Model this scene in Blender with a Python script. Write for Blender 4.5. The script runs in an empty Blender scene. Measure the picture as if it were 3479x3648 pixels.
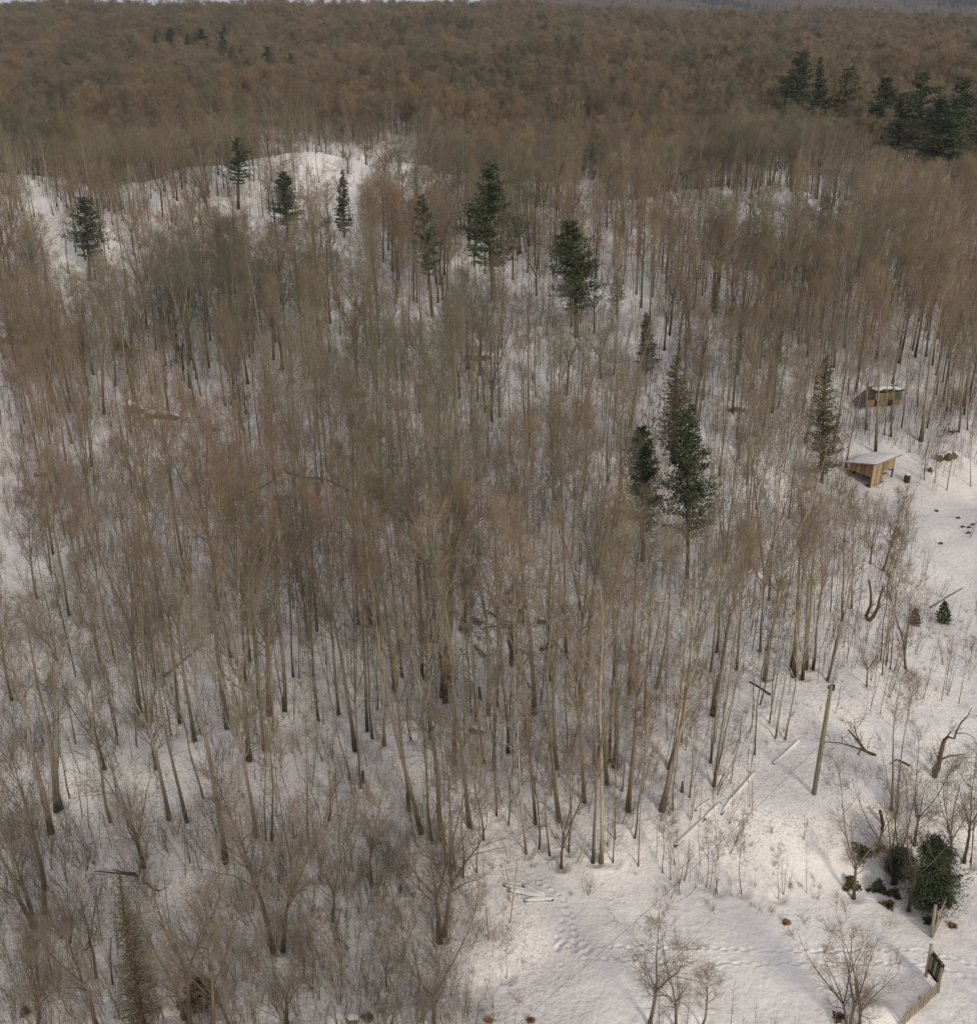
import bpy, math, random
import numpy as np
from mathutils import Vector, Matrix, Euler, Quaternion
R = math.radians
sc = bpy.context.scene
col = sc.collection

# ------------------------------------------------------------------ camera
CAM = Vector((0.0, 0.0, 42.0)); PITCH = R(25.35); FPX = 3850.0; PW, PH = 3479.0, 3648.0
cd = bpy.data.cameras.new('camera'); cam = bpy.data.objects.new('camera', cd); col.objects.link(cam)
cam.location = CAM; cam.rotation_euler = (math.pi/2 - PITCH, 0, 0)
cd.sensor_fit = 'HORIZONTAL'; cd.sensor_width = 36.0; cd.lens = 36.0*FPX/PW
cd.clip_start = 0.5; cd.clip_end = 20000
sc.camera = cam
# ------------------------------------------------------------------ sky, sun, exposure
SUN_EL, SUN_AZ = R(27), R(152)      # azimuth clockwise from +Y: behind and to the right of the viewer
W = bpy.data.worlds.new("World"); sc.world = W; W.use_nodes = True
nt = W.node_tree; nt.nodes.clear()
wo = nt.nodes.new('ShaderNodeOutputWorld'); bg = nt.nodes.new('ShaderNodeBackground')
sky = nt.nodes.new('ShaderNodeTexSky'); sky.sky_type = 'NISHITA'; sky.sun_disc = False
sky.sun_elevation = SUN_EL; sky.sun_rotation = SUN_AZ
mx = nt.nodes.new('ShaderNodeMix'); mx.data_type = 'RGBA'; mx.inputs[0].default_value = 0.88
cl = nt.nodes.new('ShaderNodeRGB'); cl.outputs[0].default_value = (4.75, 4.6, 4.85, 1)   # high thin overcast
nt.links.new(sky.outputs[0], mx.inputs[6]); nt.links.new(cl.outputs[0], mx.inputs[7])
nt.links.new(mx.outputs[2], bg.inputs[0]); bg.inputs[1].default_value = 0.1
nt.links.new(bg.outputs[0], wo.inputs[0])
sd = bpy.data.lights.new('sun', 'SUN'); sd.energy = 1.5; sd.angle = R(10); sd.color = (1.0, 0.88, 0.69)
sun = bpy.data.objects.new('sun', sd); col.objects.link(sun)
sdir = Vector((math.sin(SUN_AZ)*math.cos(SUN_EL), math.cos(SUN_AZ)*math.cos(SUN_EL), math.sin(SUN_EL)))
sun.rotation_euler = sdir.to_track_quat('Z', 'Y').to_euler(); sun.location = (30, -60, 120)
vs = sc.view_settings; vs.view_transform = 'Standard'; vs.look = 'None'; vs.gamma = 1; vs.use_curve_mapping = False
vs.exposure = 0.50
sc.render.engine = 'CYCLES'
sc.cycles.max_bounces = 4; sc.cycles.diffuse_bounces = 2; sc.cycles.glossy_bounces = 1
sc.cycles.transparent_max_bounces = 2; sc.cycles.volume_bounces = 0; sc.cycles.transmission_bounces = 1
sc.cycles.caustics_reflective = False; sc.cycles.caustics_refractive = False
sc.render.filter_size = 1.6
sc.cycles.use_denoising = True; sc.cycles.denoiser = 'OPENIMAGEDENOISE'
sc.cycles.denoising_input_passes = 'RGB_ALBEDO_NORMAL'; sc.cycles.denoising_prefilter = 'NONE'

# ------------------------------------------------------------------ terrain height
def sst(a, b, x):
    t = np.clip((x - a)/(b - a), 0, 1); return t*t*(3 - 2*t)
def gs(x, y, cx, cy, sx, sy): return np.exp(-((x-cx)/sx)**2 - ((y-cy)/sy)**2)
_rs = np.random.RandomState(5)
_waves = []
for wl, amp, n in ((170, 1.0, 5), (75, .45, 6), (30, .16, 8), (11, .055, 10), (4.2, .022, 12)):
    for _ in range(n):
        a = _rs.uniform(0, 6.283); l = wl*_rs.uniform(.7, 1.4)
        _waves.append((math.cos(a)*6.283/l, math.sin(a)*6.283/l, _rs.uniform(0, 6.283), amp, wl))
def field_mask(x, y):      # the smooth open field at the lower right
    return sst(2, 7, x)*(1 - sst(41.8, 45.5, y + 0.25*np.sin(x*.6)))
def height(x, y):
    x = np.asarray(x, float); y = np.asarray(y, float)
    h = np.zeros(np.broadcast(x, y).shape)
    far = sst(90, 260, y); near = 1 - sst(60, 140, y)
    fm = field_mask(x, y)
    for kx, ky, p, a, wl in _waves:
        if wl > 100: s = a*(0.15 + .35*far + .75*sst(330, 520, y))
        elif wl > 50: s = a*(0.25 + 1.3*far)
        else: s = a*(1.0 + .4*far)*(1 - .85*fm)
        h += s*np.sin(kx*x + ky*y + p)
    h += 2.2*sst(42.2, 47, y + .5*np.sin(x*.5))*sst(3, 12, x)*(1 - .5*sst(50, 75, y))      # bank above the field
    h += 1.2*(1 - sst(31, 38, y))*(1 - sst(-2, 6, x))                                     # hummock lower left
    h += 1.0*gs(x, y, -26, 52, 10, 3) - 0.8*gs(x, y, -24, 48, 12, 3)
    h += 2.6*gs(x, y, 52, 104, 16, 7) - 1.0*gs(x, y, 46, 92, 14, 6)                       # bank right of the shed
    h += 10.5*gs(x, y, -42, 262, 34, 26) - 4.0*gs(x, y, -42, 305, 60, 25)                 # open snowy knoll
    h += 7.0*gs(x, y, -92, 205, 26, 20)
    h += 2*gs(x, y, 60, 230, 50, 30)
    h += 9.0*gs(x, y, 30, 420, 90, 60) + 5*gs(x, y, -120, 400, 80, 60) + 8*gs(x, y, 150, 520, 90, 60)
    hl = 19*sst(420, 980, y)*(1 - sst(-60, 260, x + 0*y))                                   # left plateau climbs to the skyline
    hr = 11*sst(420, 900, y)*sst(-60, 260, x)
    h += hl + hr
    h -= 75*sst(1020, 1600, y)*sst(-380, -120, x) 
    h += 20*sst(-60,-500,-x)*0
    h += 175*sst(1900, 4600, y)*sst(-500, 900, x) + 20*np.sin(x*.004+1)*sst(2000, 3000, y)*sst(-600, 0, x)
    h += 60*sst(2500, 5200, y)*sst(-500, 600, x) - 25*sst(1300, 2200, y)*(1 - sst(-700, 0, x))
    h += .75*gs(x, y, -8.8, 42.2, 1.3, .8) + .5*gs(x, y, -8.3, 40.6, 1.2, .6) + .6*gs(x, y, 17.6, 34.6, 1.3, .7)
    return h
ZC = {}
def hz(x, y):
    z = ZC.get((x, y))
    return z if z is not None else float(height(x, y))
CP, SP = math.cos(PITCH), math.sin(PITCH)
def ray(u, v):
    a = (u - PW/2)/FPX; b = -(v - PH/2)/FPX
    return Vector((a, CP + b*SP, -SP + b*CP))
_ts = np.concatenate([np.arange(25, 140, .1), np.arange(140, 420, .5), np.arange(420, 5000, 4)])
def hit(u, v, off=0.0):
    d = ray(u, v)
    def f(ts): return CAM.z + d.z*ts - height(CAM.x + d.x*ts, CAM.y + d.y*ts) - off
    c = _ts[::12]; g = f(c); i = int(np.argmax(g <= 0))
    if g[i] > 0: i = len(c)-1
    fine = np.linspace(c[max(i-1, 0)], c[i], 60); g = f(fine); k = int(np.argmax(g <= 0)); t = fine[k] if g[k] <= 0 else fine[-1]
    return Vector((CAM.x + d.x*t, CAM.y + d.y*t, CAM.z + d.z*t - off))
def onplane(u, v, y):       # point of the ray at depth y
    d = ray(u, v); t = y/d.y
    return CAM + d*t
def proj(x, y, z):
    dz = z - CAM.z
    f = y*CP - dz*SP; up = y*SP + dz*CP
    return PW/2 + FPX*x/f, PH/2 - FPX*up/f

# ------------------------------------------------------------------ materials
def mat(name, rough=.9):
    m = bpy.data.materials.new(name); m.use_nodes = True
    n = m.node_tree.nodes; b = n['Principled BSDF']; b.inputs['Roughness'].default_value = rough
    b.inputs['Specular IOR Level'].default_value = .15
    return m, m.node_tree, b
def N(t, k, **kw):
    n = t.nodes.new(k)
    for a, v in kw.items(): setattr(n, a, v)
    return n
def ramp(t, stops):
    r = N(t, 'ShaderNodeValToRGB'); e = r.color_ramp.elements
    while len(e) < len(stops): e.new(.5)
    for i, (p, c) in enumerate(stops): e[i].position = p; e[i].color = (*c, 1)
    return r
def noise(t, vec, scale, detail=3, rough=.5):
    n = N(t, 'ShaderNodeTexNoise'); n.inputs['Scale'].default_value = scale
    n.inputs['Detail'].default_value = detail; n.inputs['Roughness'].default_value = rough
    if vec is not None: t.links.new(vec, n.inputs['Vector'])
    return n
def mix(t, fac, a, b, mode='MIX'):
    m = N(t, 'ShaderNodeMix', data_type='RGBA', blend_type=mode)
    for s, v in ((0, fac), (6, a), (7, b)):
        if isinstance(v, (int, float)): m.inputs[s].default_value = v
        elif isinstance(v, tuple): m.inputs[s].default_value = (*v, 1)
        else: t.links.new(v, m.inputs[s])
    return m.outputs[2]
def bump(t, b, h, strength, dist):
    n = N(t, 'ShaderNodeBump'); n.inputs['Strength'].default_value = strength; n.inputs['Distance'].default_value = dist
    t.links.new(h, n.inputs['Height']); t.links.new(n.outputs[0], b.inputs['Normal'])

def snow_mat(name, litter_shade=True):
    m, t, b = mat(name, .75)
    g = N(t, 'ShaderNodeNewGeometry')
    n1 = noise(t, g.outputs['Position'], .12, 3); n2 = noise(t, g.outputs['Position'], 2.6, 4, .6)
    base = ramp(t, [(0.3, (.735, .715, .70)), (.7, (.80, .785, .765))]); t.links.new(n1.outputs[0], base.inputs[0])
    c = base.outputs[0]
    if litter_shade:  # brown litter flecks, thickened to paint twig shade into the snow colour
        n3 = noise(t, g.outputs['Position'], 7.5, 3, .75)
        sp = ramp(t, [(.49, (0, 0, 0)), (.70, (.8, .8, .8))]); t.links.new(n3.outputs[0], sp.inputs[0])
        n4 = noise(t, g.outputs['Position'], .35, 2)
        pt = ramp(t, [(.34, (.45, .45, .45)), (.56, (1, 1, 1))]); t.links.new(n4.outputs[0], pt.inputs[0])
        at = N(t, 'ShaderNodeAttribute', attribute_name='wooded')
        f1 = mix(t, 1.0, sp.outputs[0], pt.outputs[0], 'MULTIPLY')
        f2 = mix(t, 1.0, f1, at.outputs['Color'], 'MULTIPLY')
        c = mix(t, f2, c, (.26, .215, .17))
    t.links.new(c, b.inputs['Base Color'])
    n5 = noise(t, g.outputs['Position'], .75, 3, .55)
    ad = N(t, 'ShaderNodeMath', operation='MULTIPLY_ADD'); t.links.new(n5.outputs[0], ad.inputs[0]); ad.inputs[1].default_value = 1.6; t.links.new(n2.outputs[0], ad.inputs[2])
    bump(t, b, ad.outputs[0], .42, .25)
    return m
M = {}
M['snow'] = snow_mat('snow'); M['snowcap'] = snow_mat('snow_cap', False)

def bark_mat(name, low, high, zsplit=5.0, spot=.35):
    m, t, b = mat(name)
    tc = N(t, 'ShaderNodeTexCoord'); oi = N(t, 'ShaderNodeObjectInfo')
    mp = N(t, 'ShaderNodeMapping'); mp.inputs['Scale'].default_value = (6, 6, 1.1)
    t.links.new(tc.outputs['Object'], mp.inputs[0])
    n = noise(t, mp.outputs[0], 1.6, 4, .65)
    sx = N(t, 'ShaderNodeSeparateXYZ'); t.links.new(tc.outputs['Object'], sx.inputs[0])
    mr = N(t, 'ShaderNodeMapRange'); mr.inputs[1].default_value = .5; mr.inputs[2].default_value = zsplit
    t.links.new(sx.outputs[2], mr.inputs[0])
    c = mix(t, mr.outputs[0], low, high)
    rr = ramp(t, [(0, (.62, .56, .52)), (.35, (.9, .85, .78)), (.7, (1.12, 1.08, .96)), (1, (.8, .84, .74))])
    t.links.new(oi.outputs['Random'], rr.inputs[0])
    c = mix(t, 1.0, c, rr.outputs[0], 'MULTIPLY')
    r2 = ramp(t, [(.3, (.45, .42, .4)), (.55, (1, 1, 1)), (.8, (1.25, 1.25, 1.25))]); t.links.new(n.outputs[0], r2.inputs[0])
    c = mix(t, spot*2, c, mix(t, 1.0, c, r2.outputs[0], 'MULTIPLY'))
    t.links.new(c, b.inputs['Base Color']); bump(t, b, n.outputs[0], .5, .05)
    return m
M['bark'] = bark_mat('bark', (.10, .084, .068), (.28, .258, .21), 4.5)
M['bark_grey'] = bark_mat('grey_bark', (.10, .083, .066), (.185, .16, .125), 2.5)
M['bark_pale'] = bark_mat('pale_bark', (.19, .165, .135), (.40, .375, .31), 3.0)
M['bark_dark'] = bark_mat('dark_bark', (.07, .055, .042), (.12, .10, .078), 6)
M['bark_dead'] = bark_mat('dead_wood', (.10, .075, .055), (.17, .14, .11), 6)

def twig_mat(name, stops):
    m, t, b = mat(name)
    oi = N(t, 'ShaderNodeObjectInfo')
    rr = ramp(t, stops); t.links.new(oi.outputs['Random'], rr.inputs[0])
    g = N(t, 'ShaderNodeNewGeometry'); n = noise(t, g.outputs['Position'], .035, 2)
    r2 = ramp(t, [(.32, (.52, .60, .58)), (.46, (.80, .82, .74)), (.56, (.93, .86, .78)), (.68, (1.0, .89, .80))]); t.links.new(n.outputs[0], r2.inputs[0])
    c = mix(t, 1.0, rr.outputs[0], r2.outputs[0], 'MULTIPLY')
    t.links.new(c, b.inputs['Base Color']); return m
M['twig'] = twig_mat('twigs', [(0, (.19, .165, .125)), (.2, (.27, .23, .17)), (.38, (.245, .18, .13)), (.5, (.29, .255, .19)), (.72, (.22, .21, .155)), (.86, (.26, .185, .135)), (1, (.16, .145, .115))])
M['twig_pale'] = twig_mat('pale_twigs', [(0, (.32, .285, .23)), (1, (.26, .235, .185))])
M['twig_red'] = twig_mat('red_twigs', [(0, (.27, .15, .11)), (.5, (.30, .19, .14)), (1, (.22, .15, .11))])
M['twig_grey'] = twig_mat('grey_twigs', [(0, (.20, .175, .14)), (.5, (.26, .23, .18)), (.8, (.24, .19, .15)), (1, (.18, .16, .13))])
M['far_twig'] = twig_mat('far_twigs', [(0, (.17, .145, .11)), (.18, (.25, .205, .15)), (.34, (.23, .18, .135)), (.5, (.27, .23, .175)), (.66, (.20, .19, .14)), (.82, (.25, .20, .148)), (1, (.16, .14, .115))])
M['stem'] = twig_mat('sapling_stems', [(0, (.16, .135, .105)), (.4, (.22, .19, .145)), (.8, (.20, .15, .115)), (1, (.15, .13, .105))])

def needle_mat(name, a, c2, c3):
    m, t, b = mat(name, .7)
    g = N(t, 'ShaderNodeNewGeometry'); n = noise(t, g.outputs['Position'], 1.3, 3)
    rr = ramp(t, [(.3, a), (.5, c2), (.72, c3)]); t.links.new(n.outputs[0], rr.inputs[0])
    t.links.new(rr.outputs[0], b.inputs['Base Color']); return m
M['pine'] = needle_mat('pine_needles', (.035, .048, .03), (.058, .078, .043), (.095, .105, .058))
M['far_pine'] = needle_mat('far_evergreen_needles', (.03, .04, .035), (.04, .052, .044), (.05, .06, .05))
M['sparse'] = needle_mat('sparse_brown_green_needles', (.10, .085, .05), (.12, .11, .06), (.14, .12, .07))
M['olive'] = needle_mat('olive_needles', (.07, .075, .035), (.10, .10, .045), (.12, .11, .05))
M['browncedar'] = needle_mat('rusty_evergreen_sprays', (.10, .06, .035), (.085, .075, .03), (.05, .06, .025))

def simple(name, c1, c2, scale=8, stretch=(1, 1, 1), rough=.85, coord='Object'):
    m, t, b = mat(name, rough)
    tc = N(t, 'ShaderNodeTexCoord'); mp = N(t, 'ShaderNodeMapping'); mp.inputs['Scale'].default_value = stretch
    t.links.new(tc.outputs[coord], mp.inputs[0]); n = noise(t, mp.outputs[0], scale, 5, .65)
    oi = N(t, 'ShaderNodeObjectInfo')
    rr = ramp(t, [(.3, c1), (.7, c2)]); t.links.new(n.outputs[0], rr.inputs[0])
    r3 = ramp(t, [(0, (.7, .66, .6)), (.5, (1, .97, .9)), (1, (1.2, 1.15, 1.1))]); t.links.new(oi.outputs['Random'], r3.inputs[0])
    c = mix(t, 1.0, rr.outputs[0], r3.outputs[0], 'MULTIPLY')
    t.links.new(c, b.inputs['Base Color']); bump(t, b, n.outputs[0], .4, .02); return m
M['plank'] = simple('weathered_orange_planks', (.20, .13, .075), (.46, .34, .21), 5, (3, 3, .6))
M['plank_grey'] = simple('silvered_planks', (.26, .20, .13), (.52, .42, .29), 5, (3, 3, .6))
M['plank_dark'] = simple('brown_planks', (.13, .08, .045), (.32, .20, .11), 5, (3, 3, .6))
M['dark_wood'] = simple('dark_old_wood', (.035, .03, .025), (.09, .075, .06), 5, (3, 3, .6))
M['grey_wood'] = simple('grey_weathered_wood', (.20, .175, .14), (.38, .34, .28), 5, (3, 3, .5))
M['pole'] = simple('greenish_treated_pole_wood', (.19, .19, .14), (.30, .30, .23), 5, (4, 4, .4))
M['tan_panel'] = simple('tan_painted_panel', (.36, .29, .17), (.45, .37, .22), 3)
M['olive_panel'] = simple('olive_yellow_panel', (.24, .23, .13), (.33, .31, .18), 3)
M['orange_panel'] = simple('rusty_orange_trim', (.30, .15, .07), (.42, .24, .12), 3)
M['green_panel'] = simple('green_panel', (.06, .12, .07), (.09, .16, .10), 3)
M['slate_panel'] = simple('slate_grey_panel', (.09, .10, .115), (.16, .165, .18), 3)
M['black'] = simple('charred_black', (.015, .014, .013), (.04, .036, .034), 6)
M['earth'] = simple('bare_brown_earth', (.09, .065, .045), (.20, .15, .10), 3)
M['rust'] = simple('rusty_barrel_steel', (.05, .035, .028), (.10, .07, .055), 8)
M['rock'] = simple('brown_bedrock', (.10, .07, .045), (.24, .185, .125), 2.2)
M['moss_rock'] = simple('mossy_rock', (.08, .08, .04), (.20, .17, .10), 2.5)
M['wire'] = simple('black_cable', (.03, .03, .03), (.05, .05, .05))
M['white_wire'] = simple('galvanised_fence_wire', (.55, .53, .49), (.65, .63, .6))
M['grass'] = simple('dry_reddish_grass', (.34, .19, .13), (.46, .32, .22), 2)
M['leaf'] = simple('dead_brown_leaves', (.22, .12, .06), (.34, .21, .12), 4)

# ------------------------------------------------------------------ mesh helpers
class MB:
    def __init__(s): s.v = []; s.f = []; s.mi = []; s.cur = 0
    def tube(s, pts, rad, n=5, cap=True):
        base = len(s.v); k = len(pts)
        up = Vector((0, 0, 1))
        for i, p in enumerate(pts):
            if i == 0: d = pts[1]-pts[0]
            elif i == k-1: d = pts[-1]-pts[-2]
            else: d = pts[i+1]-pts[i-1]
            if d.length < 1e-6: d = up
            d = d.normalized()
            a = d.cross(Vector((1, 0, 0)) if abs(d.x) < .8 else Vector((0, 1, 0))).normalized(); b = d.cross(a)
            for j in range(n):
                t = 6.28318*j/n
                q = p + (a*math.cos(t) + b*math.sin(t))*rad[i]
                s.v.append((q.x, q.y, q.z))
        for i in range(k-1):
            for j in range(n):
                s.f.append((base+i*n+j, base+i*n+(j+1) % n, base+(i+1)*n+(j+1) % n, base+(i+1)*n+j)); s.mi.append(s.cur)
        if cap:
            s.f.append(tuple(base+(k-1)*n+j for j in range(n))); s.mi.append(s.cur)
            s.f.append(tuple(base+j for j in reversed(range(n)))); s.mi.append(s.cur)
    def cone(s, p, q, r):
        d = q-p; a = d.cross(Vector((.3, .5, .8))); 
        if a.length < 1e-6: a = Vector((1, 0, 0))
        a = a.normalized()*r; b = d.normalized().cross(a)
        base = len(s.v)
        for w in (a, -.5*a+.866*b, -.5*a-.866*b): s.v.append(tuple(p+w))
        s.v.append(tuple(q))
        s.f += [(base, base+1, base+3), (base+1, base+2, base+3), (base+2, base, base+3)]; s.mi += [s.cur]*3
    def box(s, c, d, rot=None):
        base = len(s.v); m = rot or Matrix.Identity(3)
        for x in (-.5, .5):
            for y in (-.5, .5):
                for z in (-.5, .5):
                    q = Vector(c) + m @ Vector((x*d[0], y*d[1], z*d[2])); s.v.append(tuple(q))
        for f in ((0, 1, 3, 2), (4, 6, 7, 5), (0, 4, 5, 1), (2, 3, 7, 6), (0, 2, 6, 4), (1, 5, 7, 3)):
            s.f.append(tuple(base+i for i in f)); s.mi.append(s.cur)
    def tri(s, p, q, r):
        base = len(s.v); s.v += [tuple(p), tuple(q), tuple(r)]; s.f.append((base, base+1, base+2)); s.mi.append(s.cur)
    def quad(s, p, q, r, t):
        base = len(s.v); s.v += [tuple(p), tuple(q), tuple(r), tuple(t)]; s.f.append((base, base+1, base+2, base+3)); s.mi.append(s.cur)
    def blob(s, c, d, rng, seg=10, rings=6, rough=.18, rot=None):
        base = len(s.v); m = rot or Matrix.Identity(3)
        for i in range(rings+1):
            th = math.pi*i/rings
            for j in range(seg):
                ph = 6.28318*j/seg; k = 1 + rng.uniform(-rough, rough)
                if i in (0, rings): k = 1
                q = m @ Vector((math.sin(th)*math.cos(ph)*d[0]*k, math.sin(th)*math.sin(ph)*d[1]*k, math.cos(th)*d[2]*k))
                s.v.append(tuple(Vector(c)+q))
        for i in range(rings):
            for j in range(seg):
                s.f.append((base+i*seg+j, base+(i+1)*seg+j, base+(i+1)*seg+(j+1) % seg, base+i*seg+(j+1) % seg)); s.mi.append(s.cur)
    def mesh(s, name, mats, smooth=True):
        me = bpy.data.meshes.new(name); me.from_pydata(s.v, [], s.f)
        for m in (mats if isinstance(mats, (list, tuple)) else [mats]): me.materials.append(m)
        me.polygons.foreach_set('material_index', s.mi)
        me.polygons.foreach_set('use_smooth', [smooth]*len(s.f)); me.update(); return me
def link(name, me, parent=None, loc=None):
    o = bpy.data.objects.new(name, me); col.objects.link(o)
    if parent: o.parent = parent
    if loc is not None: o.location = loc
    return o
def tag(o, label=None, cat=None, group=None, kind=None):
    if label: o['label'] = label
    if cat: o['category'] = cat
    if group: o['group'] = group
    if kind: o['kind'] = kind
    return o
def thing(name, loc, label, cat, group=None, rz=0.0):
    o = bpy.data.objects.new(name, None); col.objects.link(o); o.location = loc; o.rotation_euler = (0, 0, rz)
    o.empty_display_size = .3
    return tag(o, label, cat, group)

# ------------------------------------------------------------------ ground sheet
def axis(segs):
    out = []
    for a, b, st in segs: out += list(np.arange(a, b-1e-6, st))
    return np.array(out)
def growth(a, b, s0, g):
    out = [a]; s = s0
    while out[-1] < b: s *= g; out.append(out[-1]+s)
    return out
ys = np.array(list(np.arange(-30, 26, 4.0)) + list(np.arange(26, 36.6, .16)) + list(np.arange(36.6, 44.6, .07)) + list(np.arange(44.6, 60, .18)) + growth(60, 12000, .22, 1.018))
xr = np.array(list(np.arange(.0, 1.0, .2)) + list(np.arange(1.0, 27.5, .09)) + growth(27.5, 9000, .12, 1.045))
xl = -np.array(list(np.arange(.2, 22, .22)) + growth(22, 9000, .25, 1.045))[::-1]
xs = np.concatenate([xl, xr])
X, Y = np.meshgrid(xs, ys); Z = height(X, Y)
# footprint tracks pressed into the snow
prints = []
def track(pts, step, side, depth, L, Wd, jit=.06):
    rr = random.Random(int(depth*1000)+len(pts))
    P = [hit(u, v) for u, v in pts]; k = 0; d = 0
    for a, b in zip(P[:-1], P[1:]):
        ab = (b-a); ab.z = 0; n = ab.length; di = ab.normalized(); pe = Vector((-di.y, di.x, 0))
        t = d
        while t < n:
            s_ = side if k % 2 else -side
            q = a + di*t + pe*(s_ + rr.uniform(-jit, jit)); prints.append((q.x, q.y, math.atan2(di.y, di.x) + rr.uniform(-.15, .15), L*rr.uniform(.7, 1.3), Wd*rr.uniform(.8, 1.3), depth*rr.uniform(.6, 1.25)))
            if rr.random() < .3: prints.append((q.x+di.x*.2, q.y+di.y*.2+rr.uniform(-.06, .06), prints[-1][2], L*.6, Wd*.5, depth*.35))
            t += step*rr.uniform(.85, 1.15); k += 1
        d = t - n
track([(2105, 3380), (2260, 3372), (2420, 3382), (2560, 3378), (2700, 3388), (2900, 3390), (3100, 3385), (3290, 3388), (3479, 3440)], .44, .055, .10, .34, .13)
track([(2085, 3418), (2250, 3425), (2400, 3432), (2600, 3432), (2800, 3434), (3000, 3436), (3200, 3432), (3300, 3440), (3479, 3490)], .44, .055, .095, .34, .13)
track([(2100, 3385), (2060, 3345), (2030, 3300), (2040, 3275), (2010, 3250), (2015, 3210), (1980, 3180), (1900, 3140)], .42, .06, .111, .27, .15)
track([(1985, 3375), (1985, 3330), (2000, 3290), (2020, 3250), (2022, 3215)], .5, .04, .112, .27, .15)
track([(1985, 3375), (2030, 3360), (2060, 3385), (2100, 3390)], .30, .14, .12, .34, .2)
track([(2540, 3450), (2480, 3520), (2440, 3560), (2380, 3590)], .38, .05, .05, .16, .10)
track([(2000, 3440), (1960, 3460), (1900, 3490)], .5, .03, .05, .14, .10)
track([(2180, 3200), (2260, 3245), (2310, 3290)], .55, .08, .05, .16, .12)
for px, py, a, L, Wd, dp in prints:
    i0, i1 = np.searchsorted(ys, [py-.7, py+.7]); j0, j1 = np.searchsorted(xs, [px-.7, px+.7])
    if i1 <= i0 or j1 <= j0: continue
    xx = X[i0:i1, j0:j1]-px; yy = Y[i0:i1, j0:j1]-py
    p = (xx*math.cos(a)+yy*math.sin(a))/(L*.55); q = (-xx*math.sin(a)+yy*math.cos(a))/(Wd*.65)
    r = np.sqrt(p*p+q*q)
    Z[i0:i1, j0:j1] += -dp*np.exp(-r**4) + dp*.35*np.exp(-((r-1.45)/.35)**2)
ny, nx = X.shape
co = np.stack([X, Y, Z], -1).reshape(-1, 3).astype(np.float32)
i = np.arange(ny-1)[:, None]*nx + np.arange(nx-1)[None, :]
q = np.stack([i, i+1, i+nx+1, i+nx], -1).reshape(-1, 4).astype(np.int32)
gm = bpy.data.meshes.new('ground'); gm.vertices.add(len(co)); gm.vertices.foreach_set('co', co.ravel())
gm.loops.add(q.size); gm.loops.foreach_set('vertex_index', q.ravel())
gm.polygons.add(len(q)); gm.polygons.foreach_set('loop_start', np.arange(0, q.size, 4, dtype=np.int32)); gm.polygons.foreach_set('loop_total', np.full(len(q), 4, np.int32))
gm.polygons.foreach_set('use_smooth', np.ones(len(q), bool)); gm.update(); gm.validate()
wd = (1 - field_mask(X, Y)*.9) ; wd *= 1 - .8*gs(X, Y, 48, 88, 12, 14)  # where the ground takes the litter flecks and painted woodland shade
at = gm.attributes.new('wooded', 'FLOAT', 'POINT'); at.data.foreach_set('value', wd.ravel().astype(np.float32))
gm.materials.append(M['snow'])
ground = link('ground', gm); tag(ground, 'snow covered rolling ground', kind='structure')

# ------------------------------------------------------------------ bare tree generator
def rot_dir(d, ang, az):
    a = d.cross(Vector((0, 0, 1)) if abs(d.z) < .95 else Vector((1, 0, 0))).normalized()
    return (Quaternion(d, az) @ (Quaternion(a, ang) @ d)).normalized()
def limb(mb, rng, p, d, L, r, lvl, P):
    """a bending branch with its own children"""
    nseg = (5, 3, 2)[lvl]; pts = [p.copy()]; rad = [r]; dirs = [d.copy()]
    st = L/nseg
    for i in range(nseg):
        d = (d + Vector((rng.gauss(0, P['wig']), rng.gauss(0, P['wig']), rng.gauss(0, P['wig']) + P['up'])))
        d.normalize(); pts.append(pts[-1] + d*st); rad.append(max(r*(1-(i+1)/nseg*.85), P['tw']*.7)); dirs.append(d.copy())
    mb.cur = 1 if lvl == 0 and P.get('lb', 1) else 0
    mb.tube(pts, rad, (4, 3, 3)[lvl], False); mb.cur = 0
    if lvl >= P['lv']: return
    n = P['n'][lvl]; 
    for k in range(n):
        t = rng.uniform(.18, 1.0) if k else 1.0
        f = t*nseg; i = min(int(f), nseg-1); q = pts[i].lerp(pts[i+1], f-i)
        dd = rot_dir(dirs[i], R(rng.uniform(22, 55)) if t < 1 else R(rng.uniform(5, 25)), rng.uniform(0, 6.283))
        l2 = L*(1-t*.6)*rng.uniform(.35, .6)
        if lvl+1 >= P['lv']:
            l2 = max(P['tl']*rng.uniform(.6, 1.4), .2)
            mb.cone(q, q+dd*l2, P['tw'])
            if P.get('tw2', 1):
                dd2 = rot_dir(dd, R(rng.uniform(20, 45)), rng.uniform(0, 6.28)); q2 = q+dd*l2*.4
                mb.cone(q2, q2+dd2*l2*.7, P['tw']*.8)
        else:
            limb(mb, rng, q, dd, l2, max(rad[i]*.6, P['tw']*1.2), lvl+1, P)
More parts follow.
